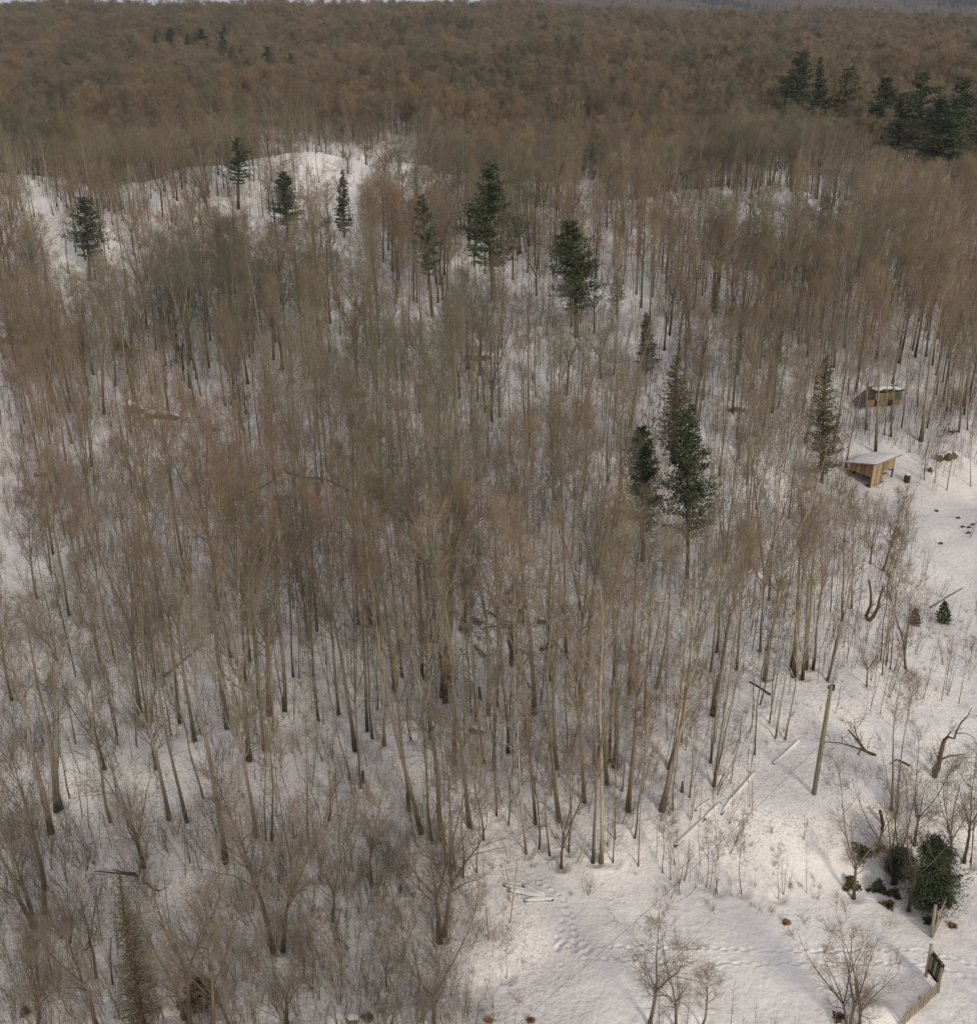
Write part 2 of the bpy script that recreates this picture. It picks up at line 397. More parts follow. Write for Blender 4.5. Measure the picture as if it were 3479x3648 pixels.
def bare_tree(seed, H, r0, clear=.45, spread=.17, nprim=24, ang=(28, 55), fork=None, stems=1, wig=.10, up=.07, n=(7, 5), tw=.011, tl=.7, wander=.008, lv=2, lean=0, top=1.0, low=3, fa=(6, 17)):
    rng = random.Random(seed); tr = MB(); cr = MB()
    P = dict(wig=wig, up=up, n=n, tw=tw, tl=tl, lv=lv)
    leaders = []
    def leader(p, d, L, r, ns, z0, sides):
        pts = [p.copy()]; rad = [r]; dirs = [d.copy()]; dd = d.copy(); 
        for i in range(ns):
            dd = (dd + Vector((rng.gauss(0, wander*4), rng.gauss(0, wander*4), .05))).normalized()
            pts.append(pts[-1]+dd*L/ns); rad.append(max(r*(1-((i+1)/ns)**1.15*.93), .012)); dirs.append(dd.copy())
        e = pts[-1]-(p+d*L); e.z = 0
        for i in range(1, ns+1): pts[i] = pts[i] - e*(.75*i/ns)
        dirs = [((dq - e*(.75/L))).normalized() for dq in dirs]
        return pts, rad, dirs
    for s in range(stems):
        az = rng.uniform(0, 6.283) + s*6.283/stems
        d0 = Vector((math.cos(az)*lean, math.sin(az)*lean, 1)).normalized() if stems > 1 or lean else Vector((0, 0, 1))
        off = Vector((math.cos(az), math.sin(az), 0))*(r0*.9 if stems > 1 else 0)
        h = H*rng.uniform(.85, 1) if stems > 1 else H
        if fork:
            L0 = h*fork; pts, rad, dirs = leader(off, d0, L0, r0, 6, 0, 8)
            rad = [r0*(1-.35*i/6) for i in range(7)]; rad[0] *= 1.35
            tr.tube(pts, rad, 8)
            nf = rng.choice((2, 3, 3)); a0 = rng.uniform(0, 6.28)
            for k in range(nf):
                dd = rot_dir(dirs[-1], R(rng.uniform(*fa)), a0 + k*6.283/nf + rng.uniform(-.4, .4))
                p2, r2, d2 = leader(pts[-1]-dirs[-1]*.1, dd, (h-L0)*rng.uniform(.8, 1.05), rad[-1]*.72, 7, 0, 6)
                cr.cur = 1; cr.tube(p2, r2, 5, False); cr.cur = 0; leaders.append((p2, r2, d2, .12))
            leaders.append((pts, rad, dirs, .7))
        else:
            pts, rad, dirs = leader(off, d0, h, r0, 10, 0, 8); rad[0] *= 1.3
            tr.tube(pts, rad, 7); leaders.append((pts, rad, dirs, clear))
    tot = len(leaders)
    for li, (pts, rad, dirs, c0) in enumerate(leaders):
        ns = len(pts)-1; npb = max(4, int(nprim/ (tot if fork else stems)))
        a0 = rng.uniform(0, 6.28)
        for k in range(npb):
            t = c0 + (1-c0)*((k+rng.random())/npb)**.9*top
            f = min(t*ns, ns-.001); i = int(f); q = pts[i].lerp(pts[i+1], f-i); rr = rad[i]+(rad[i+1]-rad[i])*(f-i)
            tt = (t-c0)/(1-c0); prof = (.45+.9*math.sin(math.pi*min(1, tt*.75+.22)))*(1-.35*tt)
            L = H*spread*prof*rng.uniform(.6, 1.15)
            d = rot_dir(dirs[i], R(rng.uniform(*ang)), a0 + k*2.4 + rng.uniform(-.5, .5))
            limb(cr, rng, q, d, L, min(rr*.55, .010+L*.010), 0, P)
        for k in range(low if not fork else 1):                     # dead side snags on the clear stem
            t = rng.uniform(.12, c0); f = t*ns; i = int(f); q = pts[i].lerp(pts[i+1], f-i)
            d = rot_dir(dirs[i], R(rng.uniform(60, 95)), rng.uniform(0, 6.28))
            limb(cr, rng, q, d, H*rng.uniform(.03, .08), .02, 1, dict(wig=.15, up=.0, n=(3, 3), tw=tw, tl=tl*.6, lv=2))
    return tr, cr
PROTO = {}
def make_proto(kind, i, bm, tm, **kw):
    tr, cr = bare_tree(**kw)
    PROTO.setdefault(kind, []).append(dict(trunk=tr.mesh('trunk', M[bm]), crown=cr.mesh('crown', [M[tm], M[bm]]), H=kw['H'], mbs=(tr, cr), mats=(bm, tm)))
for s in range(7):
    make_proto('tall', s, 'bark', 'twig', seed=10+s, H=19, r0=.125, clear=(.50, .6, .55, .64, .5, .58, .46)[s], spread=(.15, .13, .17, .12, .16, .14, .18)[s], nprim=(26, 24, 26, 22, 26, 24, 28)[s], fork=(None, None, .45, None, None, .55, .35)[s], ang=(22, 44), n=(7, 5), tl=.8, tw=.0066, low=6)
for s in range(3):
    make_proto('pale', s, 'bark_pale', 'twig_pale', seed=40+s, H=17, r0=.115, clear=.42, spread=.15, nprim=20, fork=(None, .4, .5)[s], ang=(28, 50), n=(6, 4), tl=.7, tw=.008, wander=.007)
for s in range(6):
    make_proto('spread', s, 'bark_grey', 'twig_grey', seed=60+s, H=9, r0=.10, clear=.28, spread=.24, nprim=24, fa=(10, 24), fork=(.28, .2, .38, .3, None, .25)[s], stems=(1, 1, 1, 2, 1, 2)[s], lean=(.0, .04, .05, .12, .0, .14)[s], ang=(24, 48), n=(7, 6), tl=.65, tw=.0052, wig=.10, up=.06, wander=.016)
for s in range(4):
    make_proto('thin', s, 'bark', 'twig', seed=80+s, H=11, r0=.045, clear=.4, spread=.12, nprim=15, ang=(25, 50), n=(5, 4), tl=.5, tw=.009, wander=.014)
for s in range(4):
    make_proto('round', s, 'bark_dark', 'twig', seed=140+s, H=14, r0=.16, clear=.34, spread=.235, nprim=26, fork=(.38, .3, None, .45)[s], ang=(26, 56), n=(7, 5), tl=.95, tw=.0095, low=3, fa=(14, 30), wig=.12)
def joined(name, p):
    tr, cr = p['mbs']; j = MB(); j.v = tr.v + cr.v; o = len(tr.v)
    j.f = tr.f + [tuple(a+o for a in f) for f in cr.f]; j.mi = [0]*len(tr.f) + [1-k for k in cr.mi]
    return j.mesh(name, [M[p['mats'][0]], M[p['mats'][1]]])

# ------------------------------------------------------------------ scatter bookkeeping
def inpoly(u, v, P):
    c = False; j = len(P)-1
    for i in range(len(P)):
        if (P[i][1] > v) != (P[j][1] > v) and u < (P[j][0]-P[i][0])*(v-P[i][1])/(P[j][1]-P[i][1])+P[i][0]: c = not c
        j = i
    return c
CLEAR = [   # base-point outlines of open snow in the photograph and the share of trees kept there
    ([(1600, 3700), (1700, 3260), (1880, 3080), (2420, 3130), (2640, 2980), (2740, 2760), (2850, 2560), (3100, 2450), (3300, 2330), (3600, 2250), (3600, 3700)], 0),
    ([(3215, 1760), (3300, 1700), (3600, 1640), (3600, 2300), (3300, 2350), (3230, 2000)], 0),
    ([(3010, 1560), (3240, 1560), (3330, 1800), (3030, 1860)], 0),
    ([(3240, 1640), (3600, 1480), (3600, 1720), (3240, 1760)], .12),
    ([(-100, 1600), (150, 1650), (170, 2050), (120, 2250), (280, 2420), (330, 2620), (-100, 2760)], .10),
    ([(1000, 505), (1500, 520), (1500, 660), (1440, 790), (1250, 780), (1050, 660)], .13),
    ([(640, 515), (1000, 515), (1060, 660), (700, 620)], .2),
    ([(-50, 700), (250, 720), (300, 830), (-50, 860)], .15),
    ([(1750, 1240), (1860, 1240), (1960, 1620), (1800, 1640)], .12),
    ([(2080, 1190), (2350, 1180), (2350, 1280), (2080, 1290)], .2),
    ([(540, 1380), (760, 1400), (760, 1500), (540, 1500)], .2),
    ([(2960, 1330), (3280, 1330), (3280, 1600), (2960, 1560)], .25),
    ([(1640, 2150), (2080, 2150), (2080, 2420), (1640, 2420)], .3),
    ([(-100, 2960), (1620, 2960), (1620, 3800), (-100, 3800)], .06),
    ([(-100, 2700), (900, 2800), (900, 2960), (-100, 2960)], .5),
]
KEEP = [  # things that stay visible: (u0,v0,u1,v1, depth of the thing, share of covering trees kept)
    [3040, 1600, 3235, 1760, 0], [3060, 1370, 3240, 1460, .95], [420, 1330, 720, 1500, .45], [1740, 1240, 1900, 1560, .3]]
rng = random.Random(77)
trees = []      # dict(kind, pi, x,y,z, s, sw, rot, hand)
def covers(t):
    x, y, z, h = t['x'], t['y'], t['z'], t['h']
    u0, v0 = proj(x, y, z); u1, v1 = proj(x, y, z+h); um, vm = proj(x, y, z+h*.6); w = 1.6*FPX/math.hypot(y, 42)
    for k in KEEPB:
        if k[4] <= y: continue
        if v1 < k[3] and v0 > k[1] and min(u0, u1)-w < k[2] and max(u0, u1)+w > k[0]:
            # crown part or trunk part over the box?
            if vm > k[1] or True:
                if rng.random() > k[5]: return True
    return False

# ------------------------------------------------------------------ evergreens
def conifer(seed, H, rad, clear, nwh, per, tuft, tsz, droop=.0, irregular=.35, cone=.9, tr_r=.16, flat=.5, tree_lean=0):
    rng = random.Random(seed); tr = MB(); nd = MB(); br = MB()
    pts = [Vector((0, 0, 0))]
    for i in range(8): pts.append(pts[-1] + Vector((rng.gauss(tree_lean, .06), rng.gauss(0, .06), H/8)))
    tr.tube(pts, [tr_r*(1.15-i/8) + .015 for i in range(9)], 7)
    def at(t):
        f = min(t*8, 7.999); i = int(f); return pts[i].lerp(pts[i+1], f-i)
    for w in range(nwh):
        t = clear + (1-clear)*(w/nwh)**.92; tt = (t-clear)/(1-clear)
        prof = (1-tt)**cone*(.55+.45*min(1, tt*6)) + .05
        gap = rng.uniform(1-irregular, 1+irregular*.4)
        for k in range(per):
            if rng.random() < irregular*.45: continue
            az = rng.uniform(0, 6.283); L = rad*prof*gap*rng.uniform(.65, 1.12) + .12
            c = at(t); e = R(rng.uniform(0, 18) - droop*25 + tt*30)
            d = Vector((math.cos(az)*math.cos(e), math.sin(az)*math.cos(e), math.sin(e)))
            if L > .5: br.tube([c, c+d*L*.5, c+d*L*.95+Vector((0, 0, .08*L))], [.03*L**.5+.008, .02*L**.5, .006], 3, False)
            nn = max(4, int(tuft*L))
            for j in range(nn):
                s = (j+rng.random())/nn; s = .15+.85*s**.75
                lat = (1-abs(s-.55))*L*.30
                q = c + d*L*s + Vector((0, 0, .12*L*s*s)) + Vector((rng.triangular(-1.7, 1.7)*lat, rng.triangular(-1.7, 1.7)*lat, rng.gauss(0, lat*.14)))
                z = tsz*rng.uniform(.6, 1.3)
                a = Vector((rng.gauss(0, 1), rng.gauss(0, 1), rng.gauss(0, flat))).normalized()*z
                b = a.cross(Vector((rng.gauss(0, 1), rng.gauss(0, 1), rng.gauss(0, 1)))).normalized()*z*.38
                nd.tri(q-a*.5-b*.6, q+a*.6, q-a*.3+b*.7)
                nd.tri(q-b*1.1, q+b*1.1-a*.2, q+a*.35+Vector((0, 0, z*.3)))
    for k in range(5):
        t = rng.uniform(.15, max(.2, clear)); c = at(t); az = rng.uniform(0, 6.28)
        br.tube([c, c+Vector((math.cos(az), math.sin(az), .05))*rng.uniform(.6, 1.4)], [.03, .01], 3, False)
    return tr, br, nd
CON = {}
def evparts(P, o):
    link('trunk', P['trunk'], o)
    tag(link('boughs', P['branches'], o), kind='stuff'); tag(link('needles', P['needles'], o), kind='stuff')
def con(kind, nm, mt, **kw):
    tr, br, nd = conifer(**kw); CON.setdefault(kind, []).append(dict(H=kw['H'], rad=kw['rad'], nm=nm, trunk=tr.mesh('trunk', M['bark_dark']), branches=br.mesh('branches', M['bark_dark']), needles=nd.mesh('needles', M[mt], False)))
for s in range(4): con('pine', 'pine_tree', 'pine', seed=100+s, H=16, rad=(3.3, 3.0, 3.4, 2.7)[s], clear=(.26, .26, .30, .36)[s], nwh=(21, 23, 20, 18)[s], per=7, tuft=36, tsz=.24, irregular=(.4, .3, .5, .55)[s], cone=.62, tr_r=.22)
for s in range(2): con('spruce', 'spruce_tree', 'pine', seed=120+s, H=12, rad=1.7, clear=.10, nwh=34, per=7, tuft=15, tsz=.26, droop=.5, irregular=.2, cone=.9, tr_r=.14)
con('sparse', 'sparse_spruce_tree', 'sparse', seed=130, H=13, rad=2.0, clear=.10, nwh=44, per=7, tuft=11, tsz=.20, droop=.4, irregular=.25, cone=.8, tr_r=.13)
con('olive', 'sparse_pine_tree', 'olive', seed=131, H=13, rad=2.2, clear=.2, nwh=30, per=6, tuft=11, tsz=.24, droop=.1, irregular=.35, cone=.6, tr_r=.16)
con('mossy', 'mossy_dying_spruce', 'sparse', seed=133, H=13, rad=1.6, clear=.04, nwh=56, per=8, tuft=16, tsz=.095, droop=.7, irregular=.2, cone=.95, tr_r=.15)
con('small', 'young_fir', 'pine', seed=134, H=2.2, rad=.75, clear=.03, nwh=14, per=7, tuft=22, tsz=.17, droop=.2, irregular=.1, cone=.9, tr_r=.04)
con('cedar', 'bushy_cedar', 'pine', seed=135, H=5.4, rad=2.0, clear=.02, nwh=40, per=12, tuft=50, tsz=.12, droop=.1, irregular=.6, cone=.38, tr_r=.14)
EV = [  # top px, base px v, base u, crown width px, kind, variant, label
 (1745, 575, 1755, 1070, 215, 'pine', 0, 'tallest dark green pine above the middle of the wood, with long level lower boughs'),
 (2040, 780, 2052, 1200, 190, 'pine', 1, 'dense cone shaped dark pine right of the tallest pine in mid picture'),
 (1495, 690, 1540, 1130, 120, 'pine', 3, 'narrow ragged dark pine just left of the tallest pine'),
 (300, 695, 318, 1000, 150, 'pine', 2, 'broad dark pine standing alone at the left edge of the wood'),
 (1010, 610, 1024, 860, 115, 'pine', 1, 'dark pine in front of the open snowy knoll, left of its snow'),
 (855, 485, 850, 745, 100, 'pine', 3, 'small pine left of the snowy knoll with bare branches below its crown'),
 (1220, 600, 1226, 845, 68, 'spruce', 0, 'slim dark spruce standing against the snow of the knoll'),
 (2305, 1110, 2300, 1330, 80, 'spruce', 1, 'short dark spruce left of the sparse brown spruce'),
 (2405, 1260, 2398, 1650, 165, 'sparse', 0, 'sparse brownish spruce with snow showing through its needles'),
 (2465, 1440, 2448, 2060, 200, 'pine', 0, 'tall dark evergreen with a long dark trunk, right of the centre'),
 (2290, 1510, 2288, 2000, 160, 'pine', 1, 'dark evergreen left of the tall dark evergreen right of the centre'),
 (2910, 1260, 2926, 1720, 150, 'sparse', 0, 'thin brownish green evergreen left of the wooden shed'),
 (2800, 180, 2830, 520, 170, 'pine', 0, 'dark pine at the left end of the pines on the far right ridge'),
 (2905, 195, 2910, 500, 75, 'spruce', 0, 'slim spruce between the leftmost ridge pine and the yellowish pine'),
 (3015, 235, 3020, 520, 190, 'olive', 0, 'yellowish green pine on the far right ridge beside a white dead tree'),
 (3110, 270, 3130, 590, 130, 'pine', 1, 'dark green pine just right of the yellowish ridge pine'),
 (3240, 250, 3262, 640, 200, 'pine', 2, 'broadest dark pine of the clump on the right ridge'),
 (3375, 270, 3385, 700, 190, 'pine', 0, 'tall dark pine of the right ridge with its skirt hanging lowest'),
 (3462, 290, 3475, 640, 120, 'pine', 3, 'dark pine cut by the right edge of the picture on the ridge'),
 (3180, 330, 3190, 640, 130, 'pine', 3, 'lower dark pine in the gap between the two big ridge pines'),
 (3320, 350, 3330, 680, 150, 'pine', 1, 'lower dark pine left of the ridge pine with the hanging skirt'),
 (555, 105, 556, 225, 26, 'spruce', 0, 'dark spire of a distant spruce at the left of the far evergreen row'),
 (610, 95, 612, 230, 48, 'pine', 1, 'distant bluish pine beside pale trunks at upper left'),
 (715, 98, 716, 230, 70, 'pine', 2, 'round topped distant pine in the middle of the far evergreen row'),
 (668, 115, 668, 230, 30, 'spruce', 1, 'small distant spruce left of the round topped distant pine'),
 (795, 80, 796, 260, 46, 'pine', 3, 'tall distant pine at the right of the far evergreen row'),
 (820, 165, 820, 290, 40, 'spruce', 1, 'distant spruce below the tall distant pine'),
 (858, 155, 858, 300, 34, 'spruce', 0, 'distant narrow spruce beside a white barked tree'),
 (955, 165, 956, 310, 64, 'pine', 0, 'left one of two dark pines in front of the distant canopy, upper left of centre'),
 (1037, 185, 1038, 310, 48, 'spruce', 1, 'right one of two dark evergreens in front of the distant canopy'),
 (2110, 505, 2112, 640, 36, 'spruce', 0, 'tiny dark spruce above the cone shaped pine'),
 (2195, 970, 2195, 1120, 70, 'olive', 0, 'low dull green pine among stems right of the cone shaped pine'),
 (2545, 960, 2545, 1130, 40, 'spruce', 1, 'small dark spruce in the bare stand above the sparse brown spruce'),
 (3360, 2135, 3360, 2218, 52, 'small', 0, 'small green fir on the snow at the right edge'),
 (3258, 2160, 3258, 2225, 42, 'small', 0, 'small thin fir left of the small green fir'),
 (432, 3105, 520, 3700, 150, 'mossy', 0, 'tall dying spruce hung with olive moss in the lower left corner'),
 (690, 3480, 700, 3585, 110, 'small', 0, 'low dark juniper at the foot of forked trees, lower left'),
 (112, 3335, 112, 3372, 44, 'small', 0, 'low dark juniper near the left edge of the picture'),
 (84, 3585, 84, 3612, 34, 'small', 0, 'tiny dark juniper in the bottom left corner'),
]
KEEPB = [k[:4] + [hit((k[0]+k[2])/2, k[3]).y, k[4]] for k in KEEP]
gi = 0
for (ut, vt, ub, vb, w, kd, vi, lab) in EV:
    B = hit(ub, vb); T = onplane(ut, vt, B.y); h = max(T.z - B.z, .5); P = CON[kd][vi]
    Dm = math.hypot(B.y, 42-B.z); rad = w/2*Dm/FPX
    o = thing(P['nm'], B - Vector((0, 0, .1)), lab, 'tree' if h > 3 else 'shrub')
    lean = math.atan2(T.x-B.x, h); lean = max(-.09, min(.09, lean))
    o.rotation_euler = (Matrix.Rotation(lean, 4, 'Y') @ Matrix.Rotation(rng.uniform(0, 6.28), 4, 'Z')).to_euler()
    s = h/P['H']; sr = rad/P['rad']*1.15; o.scale = (sr, sr, s)
    evparts(P, o)
    KEEPB.append([ut-w*.5, vt, ut+w*.5, vt+(vb-vt)*.62, B.y, .06 if kd in ('pine', 'spruce') and h > 6 else .3])
# bushy cedar by the gate and low juniper patches
B = hit(3296, 3232); o = thing('bushy_cedar', B, 'big dense dark green cedar bush behind the fence posts at lower right', 'shrub')
P = CON['cedar'][0]; o.rotation_euler = (0, R(3), 1.0); o.scale = (.80, .74, .76)
evparts(P, o)
B = hit(3190, 3120); o = thing('bushy_cedar', B, 'smaller ragged cedar bush touching the left side of the big cedar bush', 'shrub'); o.scale = (.48, .4, .34); o.rotation_euler = (0, 0, 2.2)
evparts(P, o)
def patch(u, v, w, hgt, m, label, seed, name='juniper_shrub', cat='shrub', dens=1.0):
    rg = random.Random(seed); B = hit(u, v); D = math.hypot(B.y, 42); W2 = w/2*D/FPX; mb = MB()
    for i in range(int(520*dens*max(W2, .4)**1.3)):
        r = math.sqrt(rg.random()); a = rg.uniform(0, 6.28); k = .6+.4*math.sin(a*3+seed)
        x = math.cos(a)*r*W2*k; y = math.sin(a)*r*W2*.8*k
        p = Vector((x, y, hz(B.x+x, B.y+y)-B.z + hgt*(1-r*r)*rg.uniform(.1, 1)))
        z = rg.uniform(.08, .2); d = Vector((rg.gauss(0, 1), rg.gauss(0, 1), rg.gauss(.4, .6))).normalized()*z
        e = d.cross(Vector((rg.gauss(0, 1), rg.gauss(0, 1), rg.gauss(0, 1)))).normalized()*z*.4
        mb.tri(p-e, p+e, p+d)
        if i % 9 == 0: mb.cone(Vector((x*.3, y*.3, hz(B.x+x*.3, B.y+y*.3)-B.z)), p, .012)
    o = link(name, mb.mesh(name, M[m], False), loc=B); tag(o, label, cat)
patch(3067, 3045, 95, .5, 'browncedar', 'rusty brown juniper at the foot of a forked tree, upper left of the cedar bush', 1)
patch(3131, 3030, 45, .4, 'browncedar', 'small rusty juniper between the cedar bush and the forked tree', 2)
patch(3030, 3160, 78, .6, 'olive', 'green juniper around the base of the forked tree left of the cedar bush', 3, dens=1.4)
patch(3125, 3172, 80, .7, 'pine', 'dark green spreading juniper on the snow left of the cedar bush', 4, dens=1.6)
patch(3182, 3190, 66, .4, 'olive', 'low juniper arm stretching right of the dark spreading juniper', 5, dens=1.3)
patch(3163, 3228, 62, .35, 'browncedar', 'rust coloured low shrub below the spreading juniper', 6)
patch(3372, 3222, 62, .8, 'browncedar', 'rusty shrub right of the tall fence posts', 7)
patch(3306, 3286, 46, .4, 'pine', 'small dark juniper left of the leaning fence post', 8)
patch(3392, 3302, 30, .18, 'leaf', 'clump of brown leaves on the snow right of the fence posts', 9, 'leaf_clump', 'leaves')
patch(2800, 3290, 26, .22, 'leaf', 'brown leaf clump alone on the open snow field', 10, 'leaf_clump', 'leaves')
patch(1310, 3630, 50, .3, 'olive', 'mossy green clump at the bottom edge left of centre', 11, 'mossy_clump', 'moss')
patch(1740, 3640, 36, .22, 'leaf', 'brown weed clump at the bottom edge near the centre', 12, 'weed_clump', 'weeds')
patch(1890, 3640, 30, .2, 'leaf', 'brown weed clump at the bottom edge right of the centre', 13, 'weed_clump', 'weeds')
patch(2985, 3630, 60, .3, 'browncedar', 'rusty shrub poking through a snow mound at the bottom edge', 14, dens=1.1)
for i, (u, v) in enumerate(((3412, 1847), (3427, 1878), (3450, 1880), (3464, 1870), (3448, 1900), (3335, 1822), (3350, 1938))):
    patch(u, v, 13, .08, 'stem', ('small dark weed tuft at the top of the group on the right clearing', 'leftmost dark weed tuft of the row on the right clearing', 'middle dark weed tuft of the row on the right clearing', 'longest dark weed tuft at the right edge of the clearing', 'dark weed tuft lowest of the group on the right clearing', 'faint weed tuft alone near the top of the right clearing', 'faint weed tuft alone at the middle of the right clearing')[i], 20+i, 'weed_tuft', 'weeds')

# ------------------------------------------------------------------ bare trees read off the photograph
TILE = dict(a=(0, 912), b=(1160, 912), c=(2320, 912), d=(0, 1824), e=(1160, 1824), f=(2320, 1824), g=(0, 2736), h=(1160, 2736), i=(2320, 2736))
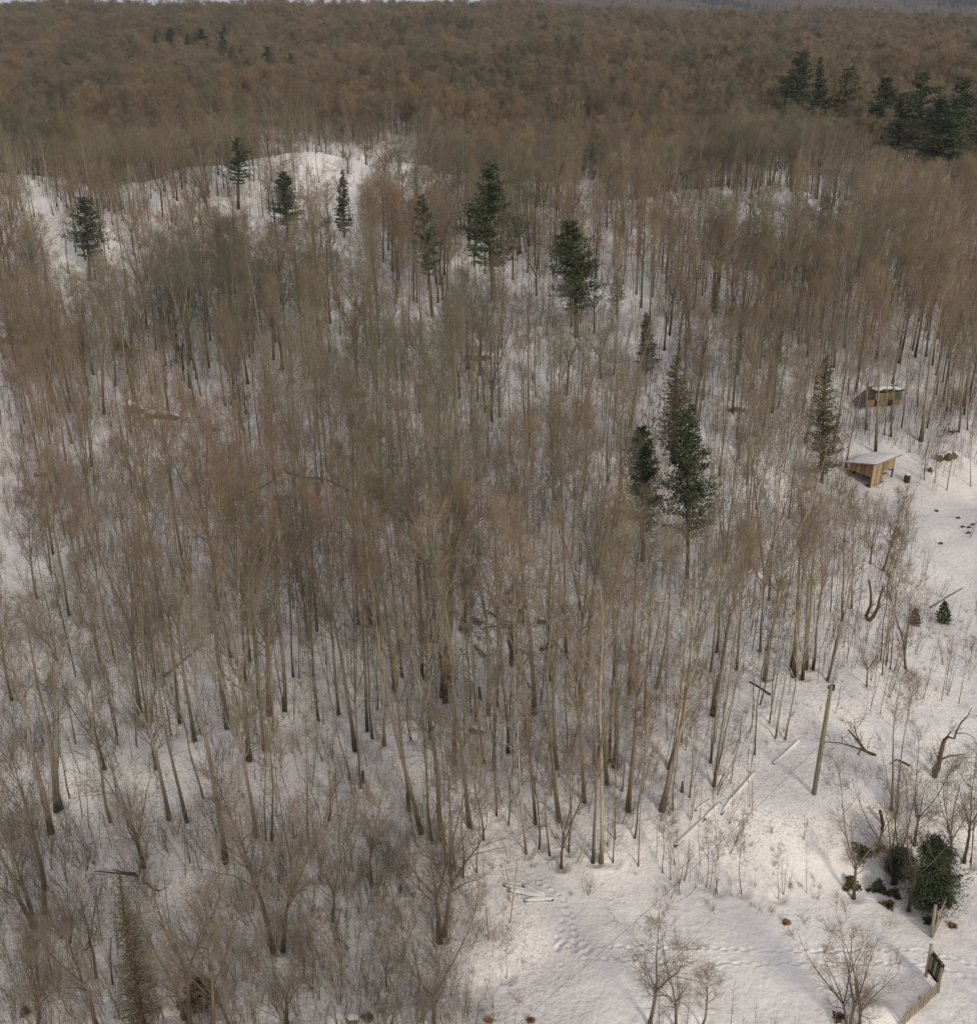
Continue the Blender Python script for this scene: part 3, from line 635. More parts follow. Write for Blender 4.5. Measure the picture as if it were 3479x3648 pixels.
# kind, tile, base x, base y, x/y of a higher point, size factor, height (0 = default)
HAND = """
t a 900 545 880 200 1.1|t a 1120 655 1090 400 1.2|t a 1120 870 1080 560 1.5|t a 1155 805 1130 650 .9|t a 545 1315 520 1000 .9|t a 400 890 270 560 1.5|t a 600 915 570 500 1.6|t a 415 1080 350 900 1|n a 480 1250 430 900 1.2
t a 140 965 90 700 .9|t a 215 985 150 680 1|t a 300 1010 260 700 1|t a 725 350 700 100 1.1|t a 1470 350 1440 100 1.1|t a 1330 860 1320 600 .9|t a 1385 900 1370 600 1|t a 960 745 930 500 .7|t a 1040 810 1000 600 .7|t a 895 720 860 500 .6
t a 1500 1090 1470 700 1|t a 1580 900 1560 500 1.1|t a 1830 1380 1800 700 1|t a 1700 1460 1690 900 1|t a 1440 1040 1400 600 .9|s a 160 1375 130 1200 .6|s a 310 1475 290 1200 .9|p a 1100 600 1060 200 1.1
t b 480 485 480 100 1|t b 463 535 450 200 1.1|t b 545 505 550 100 1.1|t b 645 270 640 60 1|t b 950 920 960 450 1.3|t b 990 625 1000 400 .8|t b 1175 1100 1160 600 1.3|t b 1300 1110 1300 600 1.8|t b 1210 810 1215 500 .7|t b 1140 910 1130 700 .7|t b 1195 1010 1190 700 .9
t b 1650 435 1645 100 1|t b 330 1475 300 800 1.6|t b 600 1390 575 700 1.5|t b 500 1470 480 900 1.2|t b 390 1420 370 900 1|t b 730 1475 725 800 1.4|t b 870 1300 870 700 1.1|t b 1750 990 1800 700 1.3|t b 1335 1080 1340 800 .9|p b 690 250 700 20 1.1|p b 1420 1000 1500 650 .9|t b 1060 1160 1050 900 .9
t c 1235 1000 1250 600 1.1|t c 1290 1135 1310 600 1.5|t c 1440 990 1500 500 .9|t c 1550 1065 1600 750 1.9|t c 1380 1040 1400 700 .9|t c 1770 1015 1800 700 1|t c 1820 1000 1850 700 .8|t c 1700 895 1730 500 1|t c 1720 915 1780 500 .8|t c 1045 1140 1100 700 1.2|t c 845 510 850 200 1.1
t c 975 540 985 200 1|t c 995 560 1010 250 .9|t c 665 260 665 60 1|t c 1130 800 1150 500 .8|t c 455 600 460 300 1.2|t c 300 825 330 450 1.1|t c 1530 870 1570 500 .8|t c 1800 915 1860 600 1.2|t c 1640 800 1670 500 .9|n c 1570 1290 1600 1100 1|n c 1700 1350 1720 1200 .9|n c 1840 1330 1850 1150 .8|n c 1630 1310 1640 1180 .7|t c 1340 1030 1350 600 .7
s d 210 495 165 150 .9 9|t d 295 360 255 60 .9 13|t d 575 865 480 440 .8 14|t d 660 860 560 400 .8 15|n d 435 945 350 540 .9 9|s d 325 850 200 620 .6 6|s d 68 1080 20 780 .9 8|t d 805 1155 750 700 1.5|t d 850 1190 790 800 .7|t d 905 960 850 400 1.1|t d 1035 1210 965 600 1.1|t d 1120 1310 1050 860 1.2
t d 1080 465 1010 50 1.2|t d 930 600 880 300 1.2|t d 1265 560 1190 60 1.6|t d 1310 1240 1290 800 1.6|t d 1435 1425 1370 700 1.6|t d 1520 1370 1480 900 .9|t d 1550 1165 1530 700 1.7|t d 1490 1065 1470 500 1.1|t d 1410 990 1400 600 1|t d 1640 1140 1620 600 1.3|t d 1570 1255 1560 800 .8|t d 1690 945 1660 500 .8
t d 1825 680 1800 300 1.1|n d 1830 1190 1780 800 1|t d 1805 940 1780 500 .7|t d 1330 830 1250 300 1.1|t d 1440 860 1400 400 1|s d 600 1475 560 1250 1 9|s d 900 1475 860 1250 1 9|n d 985 1280 940 1000 .8|n d 1110 720 1080 400 .8
t e 75 1160 20 600 1.1|t e 170 1370 100 900 1.4|t e 240 1255 200 700 1.1|t e 268 1300 230 800 .8|p e 340 1340 290 400 1.1|t e 395 1030 330 500 1.2|t e 440 945 390 500 1.1|t e 190 640 150 100 1.3|t e 260 655 230 200 1.2|t e 550 960 490 300 1.6|t e 610 740 570 300 1.3|t e 600 1300 580 700 1|t e 670 1060 640 500 1.5
t e 690 1090 700 400 1.5|t e 740 1440 680 800 1.4|t e 800 1340 785 800 .6|n e 865 1205 840 600 1.4|n e 835 1150 820 600 1|p e 940 1165 920 400 1.3|p e 985 1110 975 400 1.2|t e 910 1440 870 900 .9|t e 970 1475 960 1000 1|t e 1050 1380 1020 700 1.1|n e 1100 1290 1095 900 1|n e 1150 1290 1130 500 1.2
t e 1200 1155 1195 400 1.6|n e 1240 1090 1240 800 1|t e 1285 960 1270 500 1.2|p e 1330 1470 1300 700 1.4|t e 1385 805 1380 300 1.1|t e 1440 1060 1450 600 .9|t e 1465 1100 1480 400 1.5|t e 1500 915 1545 300 1.6|n e 1575 1350 1590 800 1|t e 1635 1430 1640 800 1|t e 1665 1465 1740 600 1.5|t e 1745 1040 1800 400 1.3|p e 1765 1460 1820 700 1.1
t e 1835 1160 1870 700 .9|n e 1390 1350 1395 900 .8|n e 300 1130 290 900 .9|n e 490 1310 420 800 .9|t e 800 640 800 300 1.3|t e 1140 650 1130 300 1|t e 710 980 720 500 1.2
t f 30 1005 110 300 1.1|p f 105 1475 200 700 1.5|t f 165 1315 240 700 1.1|t f 355 1165 440 500 1.5|t f 340 1440 420 900 .8|n f 380 1475 440 1200 .8|t f 490 905 520 500 .9|t f 340 910 360 600 1|t f 625 800 640 500 .9|p f 650 965 740 400 1.4|p f 715 1300 790 900 .7 13|p f 770 1305 840 900 .7 14
n f 680 1210 720 900 .8|n f 625 1105 700 700 1|t f 820 945 850 500 1.3|t f 800 900 830 500 1.1|t f 870 960 910 500 1.1|t f 890 900 930 500 1.3|t f 930 900 980 500 1|p f 1015 965 1100 600 1.1 14|s f 1470 900 1480 650 .8 7|n f 1320 850 1335 600 1|n f 1330 935 1345 750 .8|n f 1375 900 1390 700 .9|n f 1770 1100 1850 750 .6 5
t f 675 505 715 200 .9|t f 1100 620 1110 400 1.1|n f 1030 570 1040 400 1|s f 1240 1000 1250 700 .6 5|t f 375 800 400 500 1|t f 1150 550 1160 300 .9|s f 1330 340 1420 40 1.2 8.5|s f 1260 300 1280 20 1.1 12
t g 325 245 290 20 1.5 14|t g 345 230 325 20 1.5 15|t g 295 370 250 200 1.6 14|t g 635 305 590 80 1 13|s g 835 560 808 360 1.1 9|t g 1300 540 1245 160 1.5 17|n g 1170 170 1120 60 1.1|t g 975 290 930 60 1.3|t g 1075 305 1045 130 1.1|t g 1475 395 1430 100 1.1|n g 1530 415 1510 100 1.2|n g 1565 415 1550 150 1.2|n g 1775 420 1765 150 .9
s g 205 905 120 600 1.4 11|s g 255 830 200 500 1.3 10|s g 1575 1060 1470 740 1.1 11|s g 1630 1050 1640 700 1.1 10|n g 1680 560 1640 300 .8|s g 1090 1475 1040 730 1 12|s g 1060 1440 975 1100 .9 7|s g 1225 1520 1200 1150 1.2 8|s g 1320 1480 1230 1280 .9 6|s g 210 1475 185 1200 .8 7|s g 550 1480 470 1150 1 8|s g 1650 1460 1690 1250 1 7|s g 240 1300 200 1000 .6 5|s g 400 1000 380 800 .5 4|s g 1750 1200 1760 1000 .6 4
p g 840 1500 700 950 .7 8|p g 940 1440 860 1000 .6 7|n g 400 170 370 20 .8 9|n g 680 190 640 20 .8 9
t h 480 240 460 30 1.1|t h 550 375 490 100 1.3|t h 610 410 580 100 .8|t h 665 405 640 100 1.4|t h 830 335 800 100 1.3|n h 745 590 700 200 1.5|n h 790 625 800 300 1.5|n h 870 600 870 400 1 8|n h 910 410 880 100 1.4|n h 985 270 975 20 1.2|p h 1155 490 1130 100 .8|t h 1210 320 1190 100 1|n h 1230 460 1200 200 1.2|n h 1290 500 1270 220 1.3
t h 1345 300 1335 20 1.3|s h 1357 570 1350 350 .8 8|n h 1400 480 1420 200 1.3|t h 1490 190 1480 20 1.2|t h 1540 540 1550 100 1|p h 1585 540 1590 60 1.3|t h 1740 240 1760 20 1.4|t h 1620 90 1620 20 1.2|n h 1780 400 1800 200 1.2|n h 1655 540 1660 350 .9 7|s h 265 655 240 450 .8 6|s h 40 875 60 550 .9 7|s h 655 1000 630 620 1.4 11|s h 685 960 700 650 1.3 10.5
s h 622 1500 620 1250 1.25 7.5|n h 1040 1210 1050 1000 .5 3.5|n h 65 1475 60 1300 .7 5|n h 380 1475 380 1250 .9 6|n h 140 70 130 20 1|s h 20 300 20 100 .6 5|s h 430 700 420 500 .5 4|s h 350 1250 340 1100 .5 4
p i 60 240 110 20 1.6|n i 125 240 130 60 1|t i 360 100 370 20 1|s i 1165 745 1190 400 1.0 8|t i 1380 240 1400 40 .9 9|t i 1415 260 1440 60 .7 9|s i 1400 665 1430 350 .8 8.5|s i 1515 440 1550 200 .8 7|s i 1480 815 1555 450 .9 8|s i 1715 600 1760 300 .7 7|s i 1800 540 1840 250 .9 8|n i 1840 560 1860 300 .7 7|n i 1835 540 1880 300 .6 7
s i -10 1480 30 1150 1.25 7|s i 140 1490 145 1250 .9 6|s i 1135 1500 1150 1150 .9 6.5|s i 1205 1500 1270 1150 1.0 6.5|n i 315 680 320 500 .6 4.5|n i 380 720 385 560 .6 4|n i 520 720 520 500 .7 5|n i 730 750 735 560 .5 3.6|n i 110 640 110 400 .7 5|n i 65 600 60 400 .7 5|s i 290 1490 310 1350 .7 3.5
"""
KM = dict(t='tall', p='pale', s='spread', n='thin'); DH = dict(t=19, p=17, s=8, n=11)
for ent in HAND.replace('\n', '|').split('|'):
    e = ent.split()
    if len(e) < 7: continue
    k, tl = e[0], TILE[e[1]]; bx, by, ux, uy, sz = map(float, e[2:7]); Hh = float(e[7]) if len(e) > 7 else 0
    K = .6184; ub, vb, u2, v2 = tl[0]+bx*K, tl[1]+by*K, tl[0]+ux*K, tl[1]+uy*K
    B = hit(ub, vb); T = onplane(u2, v2, B.y); h = Hh or DH[k]*rng.uniform(.88, 1.08)
    if e[1] in 'abc': h = Hh or DH[k]*rng.uniform(.72, .95)
    if k == 't' and sz < .85 and not Hh: h *= .85
    lean = math.atan2(T.x-B.x, max(T.z-B.z, .5)); lean = max(-.13, min(.13, lean))
    for bx0, by0, bx1, by1, yy in ((3035, 1615, 3232, 1740, 95), (1700, 560, 1800, 850, 160), (2000, 760, 2100, 1000, 140), (2410, 1450, 2520, 1800, 90), (2250, 1520, 2330, 1720, 92)):
        if B.y < yy-2:
            for _ in range(9):
                wq = h*.13*FPX/math.hypot(B.y, 30); tu, tv = proj(B.x + math.tan(lean if False else 0)*h, B.y, B.z+h); bu, bv = proj(B.x, B.y, B.z+h*.45)
                if tv < by1 and bv > by0 and tu+wq > bx0 and tu-wq < bx1 and h > 6: h *= .9
    trees.append(dict(k=KM[k], x=B.x, y=B.y, z=B.z, h=h, sz=sz, lean=lean, leany=rng.gauss(0, .015), hand=True))
for u, v, h in ((680, 412, 13), (85, 515, 12), (268, 505, 13), (74, 722, 14), (865, 235, 13), (3042, 300, 15), (120, 330, 11), (190, 330, 12), (2030, 880, 9)):
    B = hit(u, v); trees.append(dict(k='pale', x=B.x, y=B.y, z=B.z, h=h, sz=1.3, lean=0, leany=0, hand=True))
# fill: jittered grid over the wood, thinner where the photograph shows open snow
def wooded(u, v):
    u += rng.gauss(0, 26); v += rng.gauss(0, 14)
    for P, keep in CLEAR:
        if inpoly(u, v, P): return keep
    return 1.0
def grid(y0, y1, step, xw, seed):
    rr = random.Random(seed); y = y0
    P = []
    while y < y1:
        hw = xw(y); x = -hw
        while x < hw:
            P.append((x + rr.uniform(-.5, .5)*step, y + rr.uniform(-.5, .5)*step)); x += step
        y += step
    A = np.array(P); H = height(A[:, 0], A[:, 1]); ZC.clear()
    for p, h in zip(P, H): ZC[p] = float(h)
    for p in P: yield p[0], p[1], rr
view = lambda y: .47*math.hypot(y, 38) + 7
patchy = lambda x, y: .5 + .5*math.sin(x*.071+1.3)*math.cos(y*.059+.4) + .35*math.sin(x*.19+y*.13)
NEARB = 64
for x, y, rr in grid(36, 112, 2.9, view, 3):
    z = hz(x, y); u, v = proj(x, y, z); w = wooded(u, v)
    dens = .42 if y < NEARB else 1.0
    if rr.random() > w*dens*(.7+.5*patchy(x, y)): continue
    k = rr.choice(('tall', 'thin', 'thin', 'thin', 'thin') if y < NEARB else ('tall', 'thin', 'thin', 'tall', 'thin')); sz = rr.uniform(.5, 1.05)
    t = dict(k=k, x=x, y=y, z=z, h={'tall': 17.5, 'thin': 11}[k]*rr.uniform(.7, 1.08), sz=sz, lean=rr.gauss(0, .03), leany=rr.gauss(0, .03), hand=False)
    if covers(t): continue
    trees.append(t)
farmix = []
for x, y, rr in grid(112, 430, 2.45, view, 4):
    z = hz(x, y); u, v = proj(x, y, z); w = wooded(u, v)
    if rr.random() > w*(.62 if y < 170 else .54 if y < 300 else .78)*((.30+1.0*patchy(x, y)) if y < 300 else 1): continue
    k = 'pale' if rr.random() < .04 else ('round' if rr.random() < .30 else ('tall' if rr.random() < .5 else 'thin')); sz = rr.uniform(.6, 1.2)
    if y > 270 and rr.random() < (y-270)/190*.6:
        s_ = rr.uniform(.55, .95); farmix.append((rr.randrange(6), x, y, z-.2, (rr.gauss(0, .04), rr.gauss(0, .04), rr.uniform(0, 6.28)), (s_*.95, s_*.95, s_))); continue
    t = dict(k=k, x=x, y=y, z=z, h={'tall': 17, 'thin': 11, 'pale': 16, 'round': 14}[k]*(1-.18*min(1, (y-112)/200))*rr.uniform(.66, 1.08)*(1+.14*math.sin(x*.09+y*.05)*math.cos(y*.07)), sz=sz, lean=rr.gauss(0, .03), leany=rr.gauss(0, .03), hand=False)
    if covers(t): continue
    trees.append(t)
for t in trees:
    D = math.hypot(t['y'], 42 - t['z']); t['app'] = t['h']/D*(1 if t['hand'] else .8)
    t['pi'] = rng.randrange(len(PROTO[t['k']])); t['spin'] = rng.uniform(0, 6.283)
    P = PROTO[t['k']][t['pi']]
    sh = t['h']/P['H']; sw = (.55*sh + .45*t['sz']) * (1 if t['k'] != 'thin' else 1)
    if t['k'] in ('tall', 'pale'): sw = sh*(.72 + .28*t['sz'])
    if not t['hand'] and t['y'] > 112: sw *= 1+.45*min(1, (t['y']-112)/180)
    t['scale'] = (sw, sw, sh)
    t['mat'] = Matrix.Rotation(t['lean'], 4, 'Y') @ Matrix.Rotation(t['leany'], 4, 'X') @ Matrix.Rotation(t['spin'], 4, 'Z')
vis = [t for t in trees if (lambda p: -60 < p[0] < PW+60 and p[1] < PH+120)(proj(t['x'], t['y'], t['z']))]
vis.sort(key=lambda t: (-t['hand']*0 - t['app']))
single = vis[:300]; ids = set(id(t) for t in single)
rest = [t for t in trees if id(t) not in ids]

for t in trees:
    if t['y'] > 75 or not t['hand']: continue
    i0, i1 = np.searchsorted(ys, [t['y']-.9, t['y']+.9]); j0, j1 = np.searchsorted(xs, [t['x']-.9, t['x']+.9])
    if i1 > i0 and j1 > j0:
        r2 = (X[i0:i1, j0:j1]-t['x'])**2 + (Y[i0:i1, j0:j1]-t['y'])**2; Z[i0:i1, j0:j1] -= .16*np.exp(-r2/.10) - .04*np.exp(-(np.sqrt(r2)-.6)**2/.03)
gm.vertices.foreach_set('co', np.stack([X, Y, Z], -1).reshape(-1).astype(np.float32)); gm.update()
# labels: how a tree looks, and its rank beside the nearest thing one can find
LM = [((2930, 2640), 'the utility pole'), ((3150, 1700), 'the wooden shed'), ((3325, 3440), 'the open gate'), ((3280, 3120), 'the big cedar bush'),
      ((1830, 2290), 'the broken old tree'), ((1870, 3190), 'the snowy log pile'), ((480, 1455), 'the left brown rock outcrop'), ((1685, 2595), 'the snow capped boulder'),
      ((470, 3350), 'the mossy dying spruce'), ((2465, 1750), 'the tall dark evergreen'), ((3360, 2180), 'the small green fir'), ((690, 2310), 'the pale leaning dead trunk'),
      ((1180, 1730), 'the arching fallen trunks'), ((2480, 2950), 'the snow covered fallen logs'), ((3330, 2760), 'the crooked dead snag'), ((3150, 1420), 'the scrap panel cabin'),
      ((1745, 900), 'the tallest pine'), ((2050, 1000), 'the cone shaped pine'), ((1700, 1262), 'the small dark rocks'), ((3110, 2200), 'the two stemmed dark snag'),
      ((440, 3110), 'the thin fallen logs'), ((2400, 1450), 'the sparse brown spruce'), ((1540, 950), 'the narrow ragged pine'), ((2700, 2450), 'the fallen dark log'), ((40, 2600), 'the left edge of the picture'),
      ((1450, 3640), 'the bottom edge, left of centre'), ((2400, 3640), 'the bottom edge, right of centre'), ((900, 2050), 'the upper left thicket'), ((900, 3300), 'the lower left thicket')]
ORD = ['nearest', 'second', 'third', 'fourth', 'fifth', 'sixth', 'seventh', 'eighth', 'ninth', 'tenth', 'eleventh', 'twelfth', 'thirteenth', 'fourteenth', 'fifteenth', 'sixteenth', 'seventeenth', 'eighteenth', 'nineteenth', 'twentieth']
cell = {}
for t in single:
    u, v = proj(t['x'], t['y'], t['z']); best = min(LM, key=lambda L: (L[0][0]-u)**2 + ((L[0][1]-v)*1.1)**2)
    du, dv = u-best[0][0], v-best[0][1]
    side = ('right of' if du > 0 else 'left of') if abs(du) > abs(dv) else ('below' if dv > 0 else 'above')
    cell.setdefault((best[1], side), []).append((du*du+dv*dv, t))
for (lm, side), lst in cell.items():
    lst.sort(key=lambda a: a[0])
    for r, (_, t) in enumerate(lst):
        thick = 'stout' if t['sz'] > 1.35 else ('slender' if t['sz'] < .95 else 'straight') if t['k'] != 'spread' else ('spreading' if t['sz'] > .9 else 'small spreading')
        if t['k'] == 'thin': thick = 'thin young'
        ln = t['lean'] - math.atan(0); tone = {'round': 'dark branching', 'tall': 'grey brown', 'pale': 'pale barked', 'spread': 'twiggy', 'thin': 'pole like'}[t['k']]
        t['label'] = '%s %s bare tree, %s %s %s' % (thick, tone, ORD[min(r, 19)], side, lm)
NM = dict(round='bare_tree', tall='bare_tree', pale='pale_barked_tree', spread='spreading_tree', thin='young_tree')
for t in single:
    P = PROTO[t['k']][t['pi']]
    o = thing(NM[t['k']], (t['x'], t['y'], t['z']-.08), t['label'], 'tree', 'bare winter trees of the wood')
    o.rotation_euler = t['mat'].to_euler(); o.scale = t['scale']
    tr_ = link('trunk', P['trunk'], o); link('crown', P['crown'], o)
    if t['k'] in ('tall', 'pale'): f = .70*t['sz']**1.25/max(t['scale'][0], .5); f = max(.42, min(1.5, f)); tr_.scale = (f, f, 1)

# ------------------------------------------------------------------ one-object stands (instanced trees beyond the 300 nearest)
def stand(name, protos, items, label, cat=None, kind='stuff'):
    """items: (proto index, x, y, z, euler, scale)"""
    c = bpy.data.collections.new(name + '_kinds')
    for k, me in enumerate(protos):
        o = bpy.data.objects.new('%s_kind.%03d' % (name, k), me); c.objects.link(o)
    me = bpy.data.meshes.new(name); n = len(items); me.vertices.add(n)
    me.vertices.foreach_set('co', np.array([i[1:4] for i in items], np.float32).ravel())
    a = me.attributes.new('idx', 'INT', 'POINT'); a.data.foreach_set('value', np.array([i[0] for i in items], np.int32))
    a = me.attributes.new('rot', 'FLOAT_VECTOR', 'POINT'); a.data.foreach_set('vector', np.array([i[4] for i in items], np.float32).ravel())
    a = me.attributes.new('scl', 'FLOAT_VECTOR', 'POINT'); a.data.foreach_set('vector', np.array([i[5] for i in items], np.float32).ravel())
    ob = link(name, me); tag(ob, label, cat, kind=kind)
    ng = bpy.data.node_groups.new(name, 'GeometryNodeTree')
    ng.interface.new_socket('Geometry', in_out='INPUT', socket_type='NodeSocketGeometry'); ng.interface.new_socket('Geometry', in_out='OUTPUT', socket_type='NodeSocketGeometry')
    gi = ng.nodes.new('NodeGroupInput'); go = ng.nodes.new('NodeGroupOutput'); ip = ng.nodes.new('GeometryNodeInstanceOnPoints')
    ci = ng.nodes.new('GeometryNodeCollectionInfo'); ci.inputs[0].default_value = c; ci.inputs['Separate Children'].default_value = True; ci.inputs['Reset Children'].default_value = True
    def na(nm, ty):
        q = ng.nodes.new('GeometryNodeInputNamedAttribute'); q.data_type = ty; q.inputs[0].default_value = nm; return q.outputs[0]
    er = ng.nodes.new('FunctionNodeEulerToRotation')
    L = ng.links.new
    L(gi.outputs[0], ip.inputs['Points']); L(ci.outputs[0], ip.inputs['Instance']); ip.inputs['Pick Instance'].default_value = True
    L(na('idx', 'INT'), ip.inputs['Instance Index']); L(na('rot', 'FLOAT_VECTOR'), er.inputs[0]); L(er.outputs[0], ip.inputs['Rotation'])
    L(na('scl', 'FLOAT_VECTOR'), ip.inputs['Scale']); L(ip.outputs[0], go.inputs[0])
    ob.modifiers.new('stand', 'NODES').node_group = ng
    return ob
kinds = []; kidx = {}
for k in ('tall', 'pale', 'spread', 'thin', 'round'):
    for i, P in enumerate(PROTO[k]): kidx[(k, i)] = len(kinds); kinds.append(joined('bare_tree_form', P))
stand('bare_tree_stand', kinds, [(kidx[(t['k'], t['pi'])], t['x'], t['y'], t['z']-.08, t['mat'].to_euler(), t['scale']) for t in rest], 'dense stand of leafless grey brown trees filling the hillside behind the nearest trees')
# distant canopy
farp = []
for s in range(6):
    tr, cr = bare_tree(seed=200+s, H=17, r0=.20, clear=.3, spread=.24, nprim=20, ang=(20, 58), n=(6, 5), tw=.030, tl=1.4, lv=2, fork=(None, .4)[s % 2], low=0)
    j = MB(); j.v = tr.v+cr.v; o_ = len(tr.v); j.f = tr.f+[tuple(a+o_ for a in f) for f in cr.f]; j.mi = [0]*len(tr.f)+[1]*len(cr.f)
    farp.append(j.mesh('distant_tree_form', [M['bark'], M['far_twig']]))
tr, br, nd = conifer(seed=210, H=16, rad=3.0, clear=.1, nwh=18, per=5, tuft=6, tsz=.75, irregular=.3, cone=.7)
farp.append(nd.mesh('distant_pine_form', [M['far_pine']], False))
items = list(farmix)
KB2 = [k for k in KEEPB if k[4] > 330]
for x, y, rr in grid(420, 1120, 5.0, lambda y: .5*y+10, 6):
    u_, v_ = proj(x, y, hz(x, y)+12)
    if any(k[0]-8 < u_ < k[2]+8 and k[1]-30 < v_ < k[3]+25 and y < k[4] for k in KB2): continue
    if rr.random() > .86: continue
    s = rr.uniform(.6, 1.2)*(1+.12*math.sin(x*.045)*math.cos(y*.03)); items.append((rr.randrange(6), x, y, hz(x, y)-.3, (rr.gauss(0, .04), rr.gauss(0, .04), rr.uniform(0, 6.28)), (s*1.1, s*1.1, s)))
for x, y, rr in grid(2500, 4300, 8.5, lambda y: .5*y+10, 7):
    dz_ = hz(x, y)+15; u, v = proj(x, y, dz_)
    if v < -45 or v > 125 or u < -60 or u > PW+60: continue
    if rr.random() > .8: continue
    clump = math.sin(x*.011+.7)*math.cos(y*.006)+.5*math.sin(x*.031+y*.012)
    pine = rr.random() < (.30 if clump > .8 else .012)
    s = rr.uniform(.8, 1.2)
    if pine: items.append((6, x, y, hz(x, y)-.5, (0, 0, rr.uniform(0, 6.28)), (s*2.0, s*2.0, s*1.9)))
    else: items.append((rr.randrange(6), x, y, hz(x, y)-1, (0, 0, rr.uniform(0, 6.28)), (s*2.0, s*2.0, s)))
stand('distant_woods', farp, items, 'brown leafless canopy rolling away to the horizon')

# ------------------------------------------------------------------ saplings, brush, dry grass
sap = []
def sapling(seed, H, nst, tw, br, m, spread=.12, leanmax=.12):
    rg = random.Random(seed); mb = MB()
    for s in range(nst):
        az = rg.uniform(0, 6.28); d = Vector((math.cos(az)*rg.uniform(0, leanmax), math.sin(az)*rg.uniform(0, leanmax), 1)).normalized()
        p = Vector((math.cos(az), math.sin(az), 0))*rg.uniform(0, .06*nst*H/3); L = H*rg.uniform(.6, 1.05)
        pts = [p.copy()]; dirs = []
        for i in range(4):
            d = (d + Vector((rg.gauss(0, .05), rg.gauss(0, .05), .02))).normalized(); pts.append(pts[-1]+d*L/4); dirs.append(d.copy())
        mb.tube(pts, [tw*(1.2-i*.26) for i in range(5)], 3, False)
        for k in range(br):
            t = rg.uniform(.25, 1); f = min(t*4, 3.99); i = int(f); q = pts[i].lerp(pts[i+1], f-i)
            dd = rot_dir(dirs[i], R(rg.uniform(20, 55)), rg.uniform(0, 6.28)); l2 = L*spread*rg.uniform(.5, 1.4)*(1.25-t)
            mb.cone(q, q+dd*l2, tw*.42)
            for z in range(2):
                q2 = q+dd*l2*rg.uniform(.3, .8); d3 = rot_dir(dd, R(rg.uniform(25, 50)), rg.uniform(0, 6.28)); mb.cone(q2, q2+d3*l2*.5, tw*.32)
    return mb.mesh('sapling_form', M[m])
SAP = [sapling(300, 4.0, 1, .018, 14, 'stem'), sapling(301, 5.0, 1, .022, 16, 'stem'), sapling(302, 3.2, 2, .014, 10, 'stem'), sapling(303, 2.4, 5, .010, 9, 'stem', .3, .5), sapling(304, 1.6, 7, .009, 8, 'stem', .35, .7), sapling(305, 3.6, 1, .013, 10, 'twig_red'), sapling(306, 1.1, 6, .007, 6, 'twig_red', .35, .6), sapling(307, 3.2, 8, .011, 16, 'stem', .3, .55), sapling(308, 2.0, 16, .007, 7, 'stem', .3, .5)]
THICK = [  # base-point outlines, density multiplier, forms
    ([(2560, 2050), (3520, 2080), (3520, 2420), (3260, 2520), (2900, 2620), (2700, 2700), (2620, 2500)], 2.2, (0, 1, 5, 5, 2)),
    ([(2300, 2880), (2680, 2700), (2820, 2700), (2740, 3150), (2560, 3230), (2350, 3200)], 2.4, (5, 5, 0, 2, 3)),
    ([(-100, 2960), (1650, 2960), (1750, 3180), (1620, 3800), (-100, 3800)], 3.2, (7, 3, 4, 7, 2, 3, 0, 8, 8)),
    ([(-100, 1650), (330, 1650), (420, 2500), (-100, 2960)], 1.5, (3, 4, 7, 2, 8)),
    ([(1560, 2900), (2300, 2960), (2350, 3230), (1700, 3200)], .5, (3, 4, 6, 2)),
    ([(2780, 2560), (3100, 2430), (3100, 2700), (2850, 2750)], .9, (5, 0, 2)),
    ([(2985, 1690), (3062, 1690), (3088, 1800), (2985, 1830)], 3.0, (7, 3, 5, 0)),
    ([(3200, 2150), (3520, 2150), (3520, 2450), (3200, 2450)], 1.2, (5, 3, 6)),
]
OPEN = [([(1880, 3180), (2400, 3250), (3000, 3190), (3560, 3180), (3560, 3700), (1760, 3700)], 0), ([(2700, 2640), (3560, 2460), (3560, 3180), (2700, 3160)], .06), ([(3215, 1760), (3560, 1640), (3560, 2130), (3330, 2150)], .01), ([(3020, 1600), (3240, 1600), (3300, 1800), (3040, 1860)], .05), ([(1000, 505), (1500, 520), (1500, 660), (1440, 790), (1250, 780), (1050, 660)], .08)]
items = []
for x, y, rr in grid(33, 150, .74, view, 9):
    z = hz(x, y); u, v = proj(x, y, z); d = .60 if y < 110 else .5; forms = (0, 1, 2, 3, 5, 2, 8)
    for P, m, fs in THICK:
        if inpoly(u, v, P): d = .30*m; forms = fs
    for P, m in OPEN:
        if inpoly(u, v, P): d = m*.3; forms = (6, 3, 2)
    if rr.random() > d*(.6+.6*patchy(x*2.3, y*2.1)): continue
    s = rr.uniform(.6, 1.45); items.append((rr.choice(forms), x, y, z-.05, (rr.gauss(0, .07), rr.gauss(0, .07), rr.uniform(0, 6.28)), (s, s, s)))
for x, y, rr in grid(150, 320, 2.0, view, 10):
    z = hz(x, y); u, v = proj(x, y, z)
    if rr.random() > .5*wooded(u, v): continue
    s = rr.uniform(.8, 1.5); items.append((rr.choice((0, 1, 2, 3, 5)), x, y, z-.05, (rr.gauss(0, .07), rr.gauss(0, .07), rr.uniform(0, 6.28)), (s*1.3, s*1.3, s)))
stand('sapling_thicket', SAP, items, 'thin bare saplings and brush standing in the snow')
def tuft(seed, m, h=.45, n=14):
    rg = random.Random(seed); mb = MB()
    for k in range(n):
        a = rg.uniform(0, 6.28); l = rg.uniform(.1, .5)
        mb.cone(Vector((rg.gauss(0, .08), rg.gauss(0, .08), 0)), Vector((math.cos(a)*l*.6, math.sin(a)*l*.6, h*rg.uniform(.4, 1))), .006)
    return mb.mesh('grass_tuft_form', M[m])
items = []
